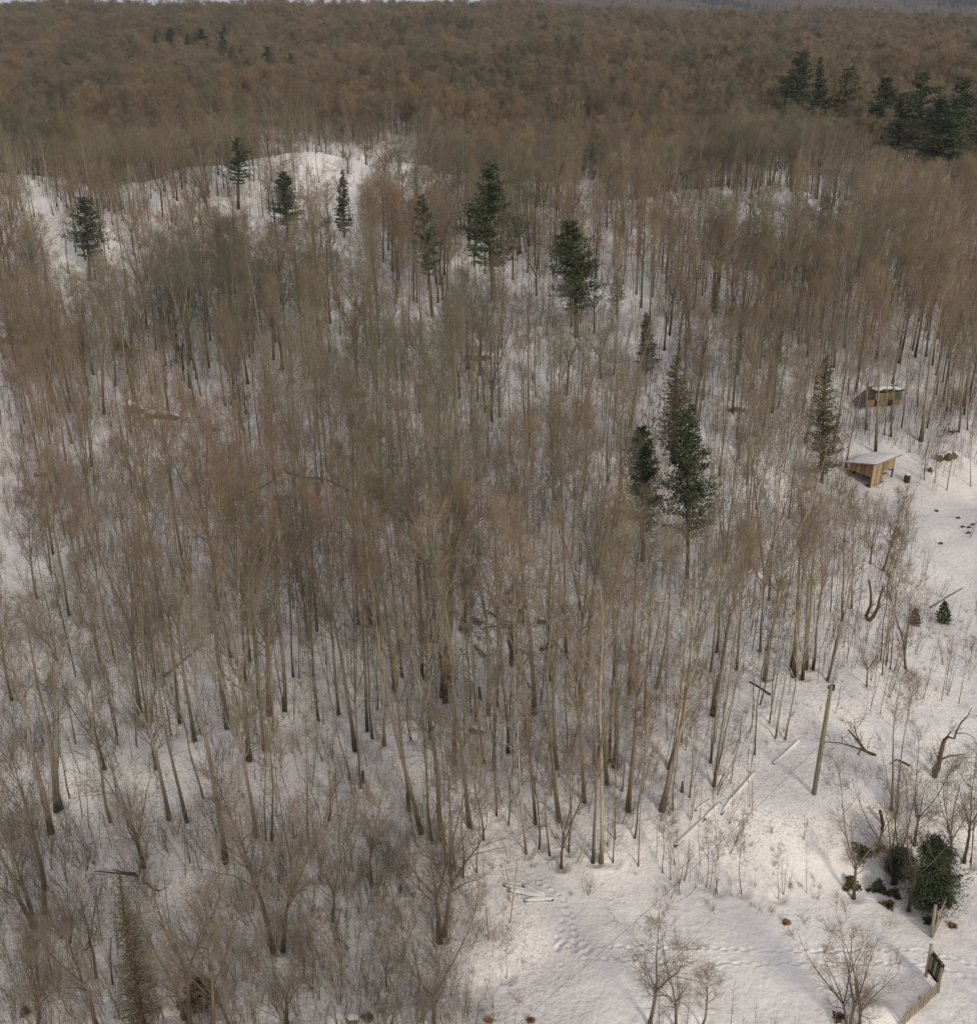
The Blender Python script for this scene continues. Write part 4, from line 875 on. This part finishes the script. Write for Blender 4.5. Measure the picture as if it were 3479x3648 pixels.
G = [([(2420, 3130), (2900, 3110), (2960, 3200), (2700, 3260), (2420, 3240)], 1.1), ([(2560, 2950), (2900, 2900), (2950, 3120), (2600, 3150)], .28), ([(1640, 3100), (2420, 3040), (2420, 3200), (2000, 3200), (1700, 3300)], .35), ([(1500, 3480), (1900, 3420), (2100, 3648), (1500, 3660)], .3), ([(3150, 2150), (3500, 2150), (3500, 2480), (3150, 2500)], .4), ([(2700, 2100), (3100, 2300), (3000, 2600), (2600, 2700)], .3)]
for x, y, rr in grid(33, 100, .55, view, 12):
    z = hz(x, y); u, v = proj(x, y, z); d = .02 if u < 1700 else .004
    for P, m in G:
        if inpoly(u, v, P): d = m*.45
    if rr.random() > d: continue
    s = rr.uniform(.5, 1.5); items.append((rr.randrange(3), x, y, z-.02, (0, 0, rr.uniform(0, 6.28)), (s, s, s)))
stand('dry_grass', [tuft(1, 'grass'), tuft(2, 'grass', .6), tuft(3, 'twig_red', .7, 9)], items, 'dry reddish grass and weeds poking through the snow', 'grass')

# ------------------------------------------------------------------ small structures
def zrot(a): return Matrix.Rotation(a, 3, 'Z')
def boxobj(name, c, d, m, parent, rot=None):
    mb = MB(); mb.box((0, 0, 0), d); o = link(name, mb.mesh(name, M[m], False), parent); o.location = c
    if rot: o.rotation_euler = rot
    return o
# wooden shed
A = hit(3096, 1740); rz = math.atan2(2.15, 2.9)
shed = thing('wooden_shed', A, 'open sided wooden shed of orange brown planks with a snowy sloping roof', 'shed', rz=rz)
rg = random.Random(4); Wd, Dp, HF, HB = 3.55, 2.5, 2.5, 1.85
roofz = lambda y: HF + (HB-HF)*y/Dp
def plank(x, y, z0, z1, w, along='x', m='plank'):
    if m == 'plank': m = rg.choice(('plank', 'plank', 'plank_grey', 'plank_dark'))
    d = (w-.012, .025, z1-z0) if along == 'x' else (.025, w-.012, z1-z0)
    j = rg.uniform(-.008, .008)
    return boxobj('plank', (x + (j if along == 'y' else 0), y + (j if along == 'x' else 0), (z0+z1)/2), d, m, shed)
x = .02
while x < Wd-.05:
    w = rg.uniform(.13, .19)
    if x < 1.72: plank(x+w/2, 0, 1.18+rg.uniform(-.12, .1) if rg.random() < .0 else -.35, HF-.06, w)
    else: plank(x+w/2, 0, 1.32+rg.uniform(-.03, .04), HF-.06, w)
    x += w
y = .05
while y < Dp-.1:
    w = rg.uniform(.14, .19); plank(0, y+w/2, 1.15+rg.uniform(-.03, .03), roofz(y+w)-.08, w, 'y'); y += w
x = 0
while x < Wd:
    w = .2; plank(x+w/2, Dp, -.3, HB-.08, w, 'x', 'dark_wood'); x += w
for (x, y) in ((.05, .07), (Wd-.03, .07), (.05, Dp-.08), (Wd-.05, Dp-.08), (1.75, .07)): boxobj('post', (x, y, (roofz(y)-.12)/2-.2), (.11, .11, roofz(y)-.12+.4), 'dark_wood', shed)
boxobj('rail', (Wd-.05, Dp/2, .95), (.05, Dp-.3, .12), 'dark_wood', shed); boxobj('rail', (2.6, .6, .55), (1.6, .05, .14), 'dark_wood', shed)
boxobj('rail', (Wd/2, Dp-.2, 1.5), (Wd-.3, .05, .12), 'dark_wood', shed)
boxobj('earth_floor', (Wd/2, Dp/2, .03), (Wd-.1, Dp-.1, .14), 'earth', shed)
boxobj('inner_partition', (1.76, Dp/2, 1.0), (.04, Dp-.2, 2.0), 'dark_wood', shed)
pit = math.atan2(HB-HF, Dp)
ro = boxobj('roof', (Wd/2+.02, Dp/2-.02, (HF+HB)/2+.03), (Wd+.65, Dp+1.0, .06), 'grey_wood', shed, (pit, 0, 0))
sn = MB(); nxs, nys = 14, 10; RW, RD = Wd+.75, Dp+1.1
for lay in (0, 1):
    for i in range(nxs+1):
        for j in range(nys+1):
            e = min(i, nxs-i, j, nys-j); zz = .03 if lay == 0 else (.09 if e == 0 else .25+rg.uniform(-.012, .012) - (.05 if e == 1 else 0))
            sn.v.append(((i/nxs-.5)*RW, (j/nys-.5)*RD, zz))
for lay in (0, 1):
    o_ = lay*(nxs+1)*(nys+1)
    for i in range(nxs):
        for j in range(nys):
            a = o_+i*(nys+1)+j; sn.f.append((a, a+nys+1, a+nys+2, a+1) if lay else (a, a+1, a+nys+2, a+nys+1)); sn.mi.append(0)
link('roof_snow', sn.mesh('roof_snow', M['snowcap']), ro)
# barrel
B = hit(3228, 1716); mb = MB()
mb.tube([Vector((0, 0, -.1)), Vector((0, 0, .15)), Vector((0, 0, .3)), Vector((0, 0, .34)), Vector((0, 0, .6)), Vector((0, 0, .75))], [.27, .28, .28, .30, .28, .28], 14)
ba = link('barrel', mb.mesh('barrel', M['rust']), loc=B); tag(ba, 'dark rusty barrel capped with snow right of the wooden shed', 'barrel')
mb = MB(); mb.blob((0, 0, .77), (.29, .29, .12), rg, 12, 6, .04); link('snow_cap', mb.mesh('snow_cap', M['snowcap']), ba)
# pale wire pen
pts = [hit(u, v) for u, v in ((3238, 1735), (3268, 1722), (3318, 1748), (3332, 1762), (3282, 1782))]
pen = thing('wire_pen', pts[0], 'faint pale wire pen on the snow right of the barrel', 'fence')
for k, p in enumerate(pts):
    q = p - pts[0]; mb = MB(); mb.tube([q-Vector((0, 0, .1)), q+Vector((0, 0, 1.1))], [.022, .02], 5); link('post', mb.mesh('post', M['white_wire']), pen)
for a, b in zip(pts[:-1], pts[1:]):
    mb = MB(); a = a-pts[0]; b = b-pts[0]
    for hh in (.25, .55, .85, 1.05): mb.tube([a+Vector((0, 0, hh)), b+Vector((0, 0, hh))], [.006, .006], 3)
    for k in range(8):
        c = a.lerp(b, (k+.5)/8); mb.tube([c+Vector((0, 0, .2)), c+Vector((0, 0, 1.05))], [.005, .005], 3)
    tag(link('wire_mesh', mb.mesh('wire_mesh', M['white_wire']), pen), kind='stuff')
# scrap panel cabin among the trees
A = hit(3082, 1452); cab = thing('scrap_panel_cabin', A, 'low cabin of tan, olive and green panels among trees behind the shed', 'cabin', rz=.10)
CW = 4.1
for x0, x1, z0, z1, m in ((0, .95, .1, .85, 'tan_panel'), (.95, 1.55, .1, .85, 'black'), (1.55, 2.5, .1, .85, 'olive_panel'), (2.5, 3.1, .1, .85, 'black'), (3.1, 4.1, .15, .85, 'tan_panel'), (.95, 1.9, .95, 1.7, 'olive_panel'), (1.9, 2.6, .95, 1.7, 'olive_panel'), (2.6, 3.3, .95, 1.75, 'olive_panel'), (3.3, 4.1, .95, 1.8, 'green_panel')):
    boxobj('panel', ((x0+x1)/2, 0, (z0+z1)/2), (x1-x0-.02, .05, z1-z0-.02), m, cab)
for x0, x1, m in ((0, 1.0, 'orange_panel'), (1.0, 2.4, 'olive_panel'), (2.4, 4.1, 'orange_panel')): boxobj('trim_board', ((x0+x1)/2, -.03, .9), (x1-x0-.01, .05, .1), m, cab)
boxobj('back_wall', (CW/2+.4, 2.0, .9), (CW-.8, .06, 1.8), 'dark_wood', cab); boxobj('side_wall', (CW-.03, 1.0, .9), (.06, 1.9, 1.75), 'olive_panel', cab)
boxobj('side_wall', (.9, 1.0, .9), (.06, 1.9, 1.7), 'slate_panel', cab)
r1 = boxobj('roof', (2.6, 1.0, 1.83), (3.5, 2.3, .06), 'dark_wood', cab, (-.05, -.02, 0))
mb = MB()
for (x, y, a, b) in ((-1.0, .1, .7, .8), (.2, .3, .9, .7), (1.1, -.2, .6, .8)): mb.blob((x, y, .06), (a, b, .12), rg, 12, 5, .1)
tag(link('roof_snow', mb.mesh('roof_snow', M['snowcap']), r1), kind='stuff')
ln = MB(); ln.v = [(-.9, -.25, .12), (0, -.1, .12), (0, -.1, .8), (.9, 0, 1.65), (.9, 2, 1.7), (-.9, 1.8, .2)]; ln.f = [(0, 1, 2), (0, 2, 3, 4, 5)]; ln.mi = [0, 0]
lo = link('lean_to_sheet', ln.mesh('lean_to_sheet', M['slate_panel'], False), cab); md = lo.modifiers.new('thickness', 'SOLIDIFY'); md.thickness = .05
# old wheeled farm implement
A = hit(3346, 1554); im = thing('farm_rake', A, 'dark old wheeled farm rake in the snow behind the bright bank', 'farm implement', rz=.2)
def ring(mb, c, r, rt, ax):
    n = 18; pts = [c + (Vector((0, math.cos(6.2832*k/n), math.sin(6.2832*k/n))) if ax == 'x' else Vector((math.cos(6.2832*k/n), 0, math.sin(6.2832*k/n))))*r for k in range(n+1)]
    mb.tube(pts, [rt]*(n+1), 4, False)
for x in (0, .95):
    mb = MB(); ring(mb, Vector((x, 0, .62)), .62, .035, 'x')
    for k in range(6):
        a = k*math.pi/3; mb.tube([Vector((x, 0, .62)), Vector((x, math.cos(a)*.6, .62+math.sin(a)*.6))], [.015, .015], 3)
    link('wheel', mb.mesh('wheel', M['black']), im)
mb = MB(); mb.tube([Vector((-.05, 0, .62)), Vector((1.0, 0, .62))], [.04, .04], 6); link('axle', mb.mesh('axle', M['black']), im)
boxobj('seat_board', (1.45, -.1, .45), (.9, .35, .07), 'dark_wood', im)
mb = MB(); mb.tube([Vector((.95, 0, .55)), Vector((1.3, -.1, .35)), Vector((1.9, -.15, .05))], [.05, .045, .04], 5); link('drawbar', mb.mesh('drawbar', M['black']), im)
# utility pole and cable
B = hit(2898, 2829); T = onplane(2960, 2442, B.y); pl = thing('utility_pole', B, 'leaning greenish wooden utility pole on open snow in front of the wood', 'pole')
t_ = T-B; mb = MB(); mb.tube([Vector((0, 0, -.3)), t_*.3, t_*.7, t_*1.0], [.135, .125, .112, .10], 12); link('pole_shaft', mb.mesh('pole_shaft', M['pole']), pl)
boxobj('bracket', t_*.985+Vector((.13, -.05, 0)), (.09, .10, .34), 'dark_wood', pl)
mb = MB(); mb.tube([t_*.98+Vector((-.13, 0, -.05)), t_*.98+Vector((-.13, 0, .12))], [.05, .035], 8); link('insulator', mb.mesh('insulator', M['rust']), pl)
a = B + t_*.49; b = onplane(1990, 3506, 33.5); b2 = a + (b-a)*1.25; mb = MB()
ptsw = [a.lerp(b2, k/30) - Vector((0, 0, .55*math.sin(math.pi*k/30))) for k in range(31)]
mb.tube(ptsw, [.008]*31, 4); cb = link('cable', mb.mesh('cable', M['wire'])); tag(cb, 'thin black cable slanting from the utility pole down across the snow field', 'cable')
# gate, posts and picket fence
def post(name, u, v, ut, vt, r, label=None, parent=None, org=None, m='grey_wood'):
    B = hit(u, v); T = onplane(ut, vt, B.y); org = org or B; mb = MB(); mb.tube([B-org-Vector((0, 0, .25)), T-org], [r, r*.9], 9)
    if parent: return link(name, mb.mesh(name, M[m]), parent)
B1 = hit(3298, 3480); B2 = hit(3341, 3537)
gate = thing('gate', B1, 'dark slatted gate standing open between two posts at lower right', 'gate')
post('gate_post', 3298, 3480, 3317, 3366, .085, parent=gate, org=B1); post('gate_post', 3341, 3537, 3353, 3449, .07, parent=gate, org=B1)
d = B2-B1; L_ = math.hypot(d.x, d.y); ga = math.atan2(d.y, d.x)
for k in range(8):
    q = d*((k+.6)/8.2); boxobj('slat', (q.x, q.y, q.z+1.05), (L_/8.2-.035, .03, 1.45-.05*(k % 3)), 'dark_wood' if k % 3 else 'grey_wood', gate, (0, 0, ga))
for z in (.5, 1.55): q = d*.5; boxobj('rail', (q.x-.03, q.y-.035, q.z+z), (L_-.1, .04, .10), 'black', gate, (0, 0, ga))
B3 = hit(3273, 3602); B4 = hit(3206, 3668); pf = thing('picket_fence', B2, 'low weathered picket fence running from the gate to the bottom edge', 'fence')
for a, b in ((B2, B3), (B3, B4)):
    dd = b-a; n = int(math.hypot(dd.x, dd.y)/.15); an = math.atan2(dd.y, dd.x)
    for k in range(n):
        q = a-B2 + dd*((k+.5)/n); boxobj('picket', (q.x, q.y, hz(B2.x+q.x, B2.y+q.y)-B2.z+.42), (.085, .02, .98+rg.uniform(-.02, .03)), 'grey_wood', pf, (rg.uniform(-.02, .02), 0, an))
    for z in (.2, .72): q = (a-B2)+dd*.5; boxobj('rail', (q.x, q.y+.03, q.z+z), (math.hypot(dd.x, dd.y), .035, .07), 'grey_wood', pf, (0, -math.atan2(dd.z, math.hypot(dd.x, dd.y)), an))
post('fence_post', 3273, 3600, 3275, 3550, .06, parent=pf, org=B2)
post('fence_post', 3216, 3655, 3232, 3610, .06, parent=pf, org=B2)
B5 = hit(3318, 3340); B6 = hit(3347, 3275); uf = thing('board_fence', B5, 'short end on board fence with two tall posts under the big cedar bush', 'fence')
post('fence_post', 3318, 3340, 3331, 3225, .085, parent=uf, org=B5); post('fence_post', 3347, 3275, 3360, 3205, .07, parent=uf, org=B5)
dd = B6-B5; an = math.atan2(dd.y, dd.x); Lh = math.hypot(dd.x, dd.y)
for k in range(7):
    q = dd*((k+.5)/7); boxobj('board', (q.x+.07, q.y, q.z+.75), (Lh/7-.02, .03, 1.5), 'grey_wood', uf, (0, 0, an))
# ------------------------------------------------------------------ rocks
def rock(u, v, w, h, m, label, seed, n=3, snow=True):
    rr = random.Random(seed); B = hit(u, v); D = math.hypot(B.y, 42-B.z); W_ = w*D/FPX; H_ = h*D/FPX/.85
    mb = MB(); sm = MB()
    for k in range(n):
        x = (k-(n-1)/2)/max(n, 1)*W_ ; a = W_/n*.75*rr.uniform(.8, 1.15); hh = H_*rr.uniform(.5, .75); y = rr.uniform(-.2, .2)*a
        zz = hz(B.x+x, B.y+y)-B.z
        mb.blob((x, y, zz+hh*.25), (a, a*.8, hh), rr, 9, 6, .22, zrot(rr.uniform(0, 3)))
        if snow: sm.blob((x+.05, y+a*.22, zz+hh*.25+hh*.58), (a*.92, a*.72, hh*.52), rr, 10, 6, .1)
    o = link('rock', mb.mesh('rock', M[m], False), loc=B); tag(o, label, 'rock')
    if snow: tag(link('snow_cap', sm.mesh('snow_cap', M['snowcap']), o), kind='stuff')
rock(480, 1468, 62, 40, 'rock', 'brown rock outcrop left of the long thin outcrop, upper left', 1)
rock(582, 1488, 108, 26, 'moss_rock', 'long thin rock ledge in a bright snow patch, upper left', 2, 5)
rock(428, 1246, 58, 60, 'rock', 'reddish tilted boulder above the two upper left ledges', 3, 2)
rock(770, 1533, 26, 18, 'rock', 'small brown stone right of the long thin ledge', 4, 1)
rock(150, 1696, 50, 18, 'moss_rock', 'low stone in open snow near the left edge', 5, 2)
rock(1005, 1776, 48, 16, 'moss_rock', 'low flat rock under the arching fallen trunks', 6, 2)
rock(1700, 1282, 88, 26, 'rock', 'dark broken rocks above the clear snow strip in mid picture', 7, 4)
rock(1284, 1415, 36, 30, 'rock', 'rusty brown rock left of the clear snow strip', 8, 2)
rock(2622, 1462, 70, 18, 'moss_rock', 'mossy flat rocks right of the sparse brown spruce', 9, 3)
rock(3372, 1632, 68, 22, 'moss_rock', 'mossy rocks on the bright bank right of the shed', 10, 3)
rock(3312, 1678, 15, 14, 'rock', 'small dark stone below the mossy rocks right of the shed', 11, 1)
rock(1697, 2612, 46, 24, 'moss_rock', 'snow capped mossy boulder between trunks near the picture centre', 12, 2)
rock(1652, 2250, 28, 26, 'rock', 'reddish boulder left of the broken old tree', 13, 1)
rock(1702, 2222, 30, 24, 'rock', 'snow capped boulder behind the reddish boulder', 14, 1)
rock(1935, 2222, 34, 28, 'moss_rock', 'mossy rock behind and right of the broken old tree', 15, 2)
rock(1862, 2322, 52, 16, 'moss_rock', 'snow topped mossy ledge at the foot of the broken old tree', 16, 2)
rock(1940, 2316, 34, 18, 'moss_rock', 'mossy rock right of the snow topped ledge by the broken tree', 17, 2)
rock(60, 1225, 120, 26, 'moss_rock', 'dark mossy ledge at the left edge of the wood', 18, 4)
rock(1253, 3640, 30, 20, 'moss_rock', 'mossy stone with a snow cap at the bottom edge', 19, 1)
# ------------------------------------------------------------------ dead wood
def deadwood(name, base, paths, m, label, cat, ground_pts=False, seed=0, twigs=0, tw=.012):
    """paths: [(radius0, radius1, [(u, v[, dy]) ...])] measured on the upright plane through the base"""
    B = hit(*base); rr = random.Random(seed); mb = MB(); 
    for r0, r1, pts in paths:
        P = []
        for p in pts:
            if ground_pts: q = hit(p[0], p[1], p[2] if len(p) > 2 else r0*.7)+Vector((0, 0, p[2] if len(p) > 2 else r0*.7))
            else: q = onplane(p[0], p[1], B.y + (p[2] if len(p) > 2 else 0))
            P.append(q-B)
        n = len(P); mb.tube(P, [r0+(r1-r0)*k/(n-1) for k in range(n)], 7)
        for k in range(twigs):
            f = rr.uniform(.25, .98)*(n-1); i = min(int(f), n-2); q = P[i].lerp(P[i+1], f-i); d = (P[i+1]-P[i]).normalized()
            limb(mb, rr, q, rot_dir(d, R(rr.uniform(25, 70)), rr.uniform(0, 6.28)), rr.uniform(.5, 1.4), max(r1*.5, tw), 1, dict(wig=.15, up=.04, n=(5, 5), tw=tw, tl=.4, lv=2, lb=0))
    o = link(name, mb.mesh(name, M[m]), loc=B); return tag(o, label, cat)
z8 = lambda x, y: (2700+x*.4152, 2380+y*.4152)
z6 = lambda x, y: (1600+x*.2665, 2130+y*.2665)
d3 = lambda x, y: (2320+x*.6184, 1824+y*.6184)
deadwood('crooked_snag', z8(1505, 935), [(.16, .10, [z8(1505, 945), z8(1540, 865), z8(1558, 770), z8(1580, 670), z8(1600, 612)]), (.09, .04, [z8(1600, 612), z8(1635, 592), z8(1682, 607), z8(1700, 545), z8(1740, 470)]), (.05, .015, [z8(1740, 470), z8(1800, 408), z8(1830, 340)]), (.06, .02, [z8(1565, 785), z8(1650, 752), z8(1730, 745), z8(1785, 738)]), (.06, .03, [z8(1600, 612), z8(1655, 545)]), (.035, .012, [z8(1695, 560), z8(1780, 560), z8(1860, 600)]), (.10, .03, [z8(1505, 940), z8(1500, 860), z8(1530, 820)])], 'bark_dead', 'crooked black dead snag with one long side arm, right of the utility pole', 'dead tree', seed=3, twigs=2)
deadwood('fallen_branchy_tree', z8(1000, 750), [(.10, .04, [z8(1005, 750), z8(920, 712), z8(830, 592, ), z8(770, 530)]), (.06, .015, [z8(920, 712), z8(830, 680), z8(700, 642), z8(570, 636)]), (.05, .012, [z8(880, 690), z8(850, 760), z8(905, 850)]), (.04, .012, [z8(870, 640), z8(830, 540), z8(825, 440)])], 'bark_dead', 'fallen dark branchy tree lying in the snow right of the utility pole', 'fallen tree', seed=4, twigs=9)
deadwood('fallen_log', z8(1300, 838), [(.08, .05, [z8(1300, 840), z8(1200, 790)]), (.04, .02, [z8(1190, 785), z8(1130, 825)])], 'bark_dead', 'short dark log in snow beside forked trees, left of the crooked snag', 'log', True)
deadwood('broken_stump', z8(1070, 1350), [(.10, .09, [z8(1072, 1352), z8(1045, 1225)])], 'bark_dead', 'short dark broken stump stem standing left of the upper right saplings', 'stump')
deadwood('broken_stump', z8(1043, 1480), [(.035, .05, [z8(1043, 1482), z8(1062, 1385)]), (.09, .07, [z8(1060, 1390), z8(1064, 1360)])], 'bark_dead', 'thin stub with a knobbed dark top just below the short broken stump', 'stump')
deadwood('broken_old_tree', z6(850, 900), [(.27, .22, [z6(850, 905), z6(845, 700), z6(820, 560), z6(805, 470), z6(838, 395)]), (.17, .06, [z6(835, 400), z6(720, 360), z6(650, 270), z6(590, 230), z6(490, 165)]), (.17, .10, [z6(840, 400), z6(900, 340), z6(945, 200), z6(990, 120)]), (.08, .03, [z6(820, 400), z6(700, 395), z6(560, 375), z6(410, 430)]), (.09, .05, [z6(815, 370), z6(830, 320), z6(740, 310)])], 'bark_dead', 'broken stout old tree with a forked crooked top among pale trunks in mid picture', 'dead tree', seed=5, twigs=2)
deadwood('fallen_log', z6(470, 780), [(.14, .10, [z6(470, 780), z6(400, 700), z6(340, 645)]), (.06, .03, [z6(150, 680), z6(190, 765), z6(230, 750)])], 'bark_dead', 'dark curved log left of the broken old tree', 'log', True)
deadwood('leaning_dead_trunk', z6(1690, 985), [(.09, .05, [z6(1690, 985), z6(1560, 760), z6(1390, 580)])], 'bark', 'pale dead trunk leaning right of the broken old tree', 'dead tree', seed=6, twigs=2)
deadwood('leaning_dead_trunk', z6(1080, 1200), [(.07, .04, [z6(1085, 1210), z6(970, 1010), z6(880, 830)]), (.05, .03, [z6(1000, 880), z6(1060, 790), z6(1115, 745)])], 'bark', 'thin pale dead trunk leaning below the broken old tree', 'dead tree', seed=7, twigs=2)
deadwood('twisted_snag', d3(1253, 628), [(.15, .07, [d3(1250, 628), d3(1235, 600), d3(1262, 540), d3(1265, 470), d3(1250, 390)]), (.15, .07, [d3(1252, 628), d3(1280, 600), d3(1305, 550), d3(1310, 510), d3(1335, 430)]), (.05, .02, [d3(1290, 560), d3(1340, 530), d3(1370, 540)])], 'bark_dead', 'two stemmed twisted dark snag at the right edge of the wood', 'dead tree', seed=8, twigs=2)
deadwood('fallen_log', d3(680, 1050), [(.075, .05, [d3(682, 1052), d3(620, 1010), d3(565, 978)])], 'bark_dead', 'dark fallen log between trunks left of the utility pole top', 'log', True)
deadwood('leaning_dead_trunk', (584, 2413), [(.11, .05, [(584, 2413, .0), (690, 2320, .6), (795, 2203, 1.2)])], 'bark_pale', 'long pale dead trunk leaning across dark trunks on the left', 'dead tree', seed=9, twigs=1)
deadwood('arching_fallen_trunk', (715, 1812), [(.05, .14, [(700, 1815), (850, 1776), (960, 1720), (1025, 1654)])], 'bark', 'left one of two arching fallen trunks that meet left of the centre', 'fallen tree', seed=10, twigs=5)
deadwood('arching_fallen_trunk', (1350, 1778), [(.07, .14, [(1355, 1778), (1250, 1752), (1160, 1706), (1090, 1703), (1012, 1680)]), (.05, .02, [(1160, 1706), (1210, 1790), (1270, 1830)])], 'bark_dead', 'right one of two arching fallen trunks that meet left of the centre', 'fallen tree', seed=11, twigs=6)
deadwood('thin_fallen_log', (492, 3120), [(.06, .02, [(492, 3121), (430, 3112), (335, 3104)]), (.05, .02, [(486, 3112), (440, 3108), (400, 3098)])], 'bark_dead', 'pair of thin fallen logs lying together on snow at lower left', 'log', True, seed=12, twigs=2)
deadwood('curved_fallen_branch', (560, 3170), [(.05, .02, [(520, 3145), (545, 3170), (570, 3174), (595, 3162)])], 'bark_dead', 'small curved fallen branch right of the thin fallen logs', 'branch', True, twigs=1)
deadwood('dead_pole', (343, 3487), [(.07, .035, [(343, 3489), (333, 3400), (318, 3345), (312, 3310)]), (.04, .02, [(300, 3387), (320, 3375), (342, 3368)])], 'bark_dead', 'short dead stem with a cross branch at lower left', 'dead tree')
deadwood('dead_pole', (400, 3508), [(.05, .03, [(401, 3509), (393, 3420), (396, 3340)])], 'bark_dead', 'short bare dead stem right of the cross branched stem', 'dead tree')
deadwood('snow_plastered_snag', (2010, 1545), [(.09, .08, [(1998, 1560), (2014, 1535), (2024, 1515), (2018, 1493), (2004, 1478)]), (.06, .05, [(2020, 1494), (2023, 1474)])], 'snowcap', 'broken branch plastered white with snow right of the clear strip', 'snag')
deadwood('snag', d3(-445+0, 0) if False else (1711, 2492), [(.12, .10, [(1711, 2493), (1707, 2450)])], 'bark_dead', 'short dark stump just left of a pale trunk near the picture centre', 'stump')
deadwood('snag', (2428, 2822), [(.09, .05, [(2428, 2822), (2430, 2785)])], 'bark_dead', 'small dark stub right of the last tall trunk at the edge of the wood', 'stump')
deadwood('snag', (1294, 2790), [(.11, .09, [(1294, 2790), (1292, 2748)])], 'bark_dead', 'short dark stump left of centre beside slim trunks', 'stump')
deadwood('slanting_pole', d3(1600, 552), [(.05, .03, [d3(1602, 553), d3(1720, 480), d3(1790, 440)])], 'bark', 'thin bare pole lying slanted above the small green fir', 'log', True)
def snow_log(a, b, r, label, lift=.0, ra=None):
    A = hit(*a); Bq = hit(*b); d = Bq-A; n = 9; mb = MB(); sm = MB(); rr = random.Random(int(a[0]))
    P = []; Q = []
    for k in range(n):
        q = d*(k/(n-1)); g = hz(A.x+q.x, A.y+q.y)-A.z; P.append(Vector((q.x, q.y, g-r*.15+lift))); Q.append(Vector((q.x+.02, q.y+.03, g+r*.45+lift)))
    mb.tube(P, [r*(1-.3*k/n) for k in range(n)], 7); sm.tube(Q, [r*(1.25-.25*k/n)*rr.uniform(.9, 1.12)*(.5 if k in (0, n-1) else 1) for k in range(n)], 8)
    o = link('snowy_log', mb.mesh('snowy_log', M['bark_dead']), loc=A); tag(o, label, 'log'); link('snow_cap', sm.mesh('snow_cap', M['snowcap']), o)
z5 = lambda x, y: (1750+x*.3198, 3100+y*.3198)
snow_log(z5(610, 318), z5(130, 172), .10, 'snow covered log farthest back in the fanned log pile above the tracks')
snow_log(z5(590, 300), z5(350, 178), .11, 'short snow covered log at the back right of the fanned log pile')
snow_log(z5(600, 325), z5(190, 232), .12, 'middle snow covered log of the fanned log pile above the tracks')
snow_log(z5(690, 335), z5(360, 350), .10, 'frontmost snow covered log of the fanned pile with dark cut ends showing')
i3 = lambda x, y: (2320+x*.6184, 2736+y*.6184)
snow_log(i3(130, 455), i3(300, 300), .10, 'lower half of a long snow covered fallen trunk among thin saplings')
snow_log(i3(300, 300), i3(400, 205), .08, 'upper half of a long snow covered fallen trunk among thin saplings')
snow_log(i3(400, 270), i3(600, 20), .07, 'second long snow covered fallen trunk right of the split one')
snow_log(i3(250, 250), i3(345, 185), .05, 'thin snowy branch log left of the long fallen trunks')
snow_log(d3(700, 1455), d3(860, 1310), .08, 'smooth snow ridge over a buried log left of the utility pole')

# ------------------------------------------------------------------ cold air that fades the far hills
hm = MB(); zt = float(Z.max())+60; zb = float(Z.min())-1.5
x0_, x1_, y0_, y1_ = float(xs[0])-5, float(xs[-1])+5, float(ys[0])-60, float(ys[-1])+5
hm.box(((x0_+x1_)/2, (y0_+y1_)/2, (zt+zb)/2), (x1_-x0_, y1_-y0_, zt-zb))
m = bpy.data.materials.new('cold_air'); m.use_nodes = True; t = m.node_tree; t.nodes.clear()
ov = t.nodes.new('ShaderNodeOutputMaterial'); pv = t.nodes.new('ShaderNodeVolumePrincipled')
pv.inputs['Color'].default_value = (.78, .86, 1.0, 1); pv.inputs['Density'].default_value = .00008; pv.inputs['Anisotropy'].default_value = .2
t.links.new(pv.outputs[0], ov.inputs['Volume'])
hme = hm.mesh('haze', m, False); ho = link('haze', hme); tag(ho, 'thin cold haze', kind='stuff')
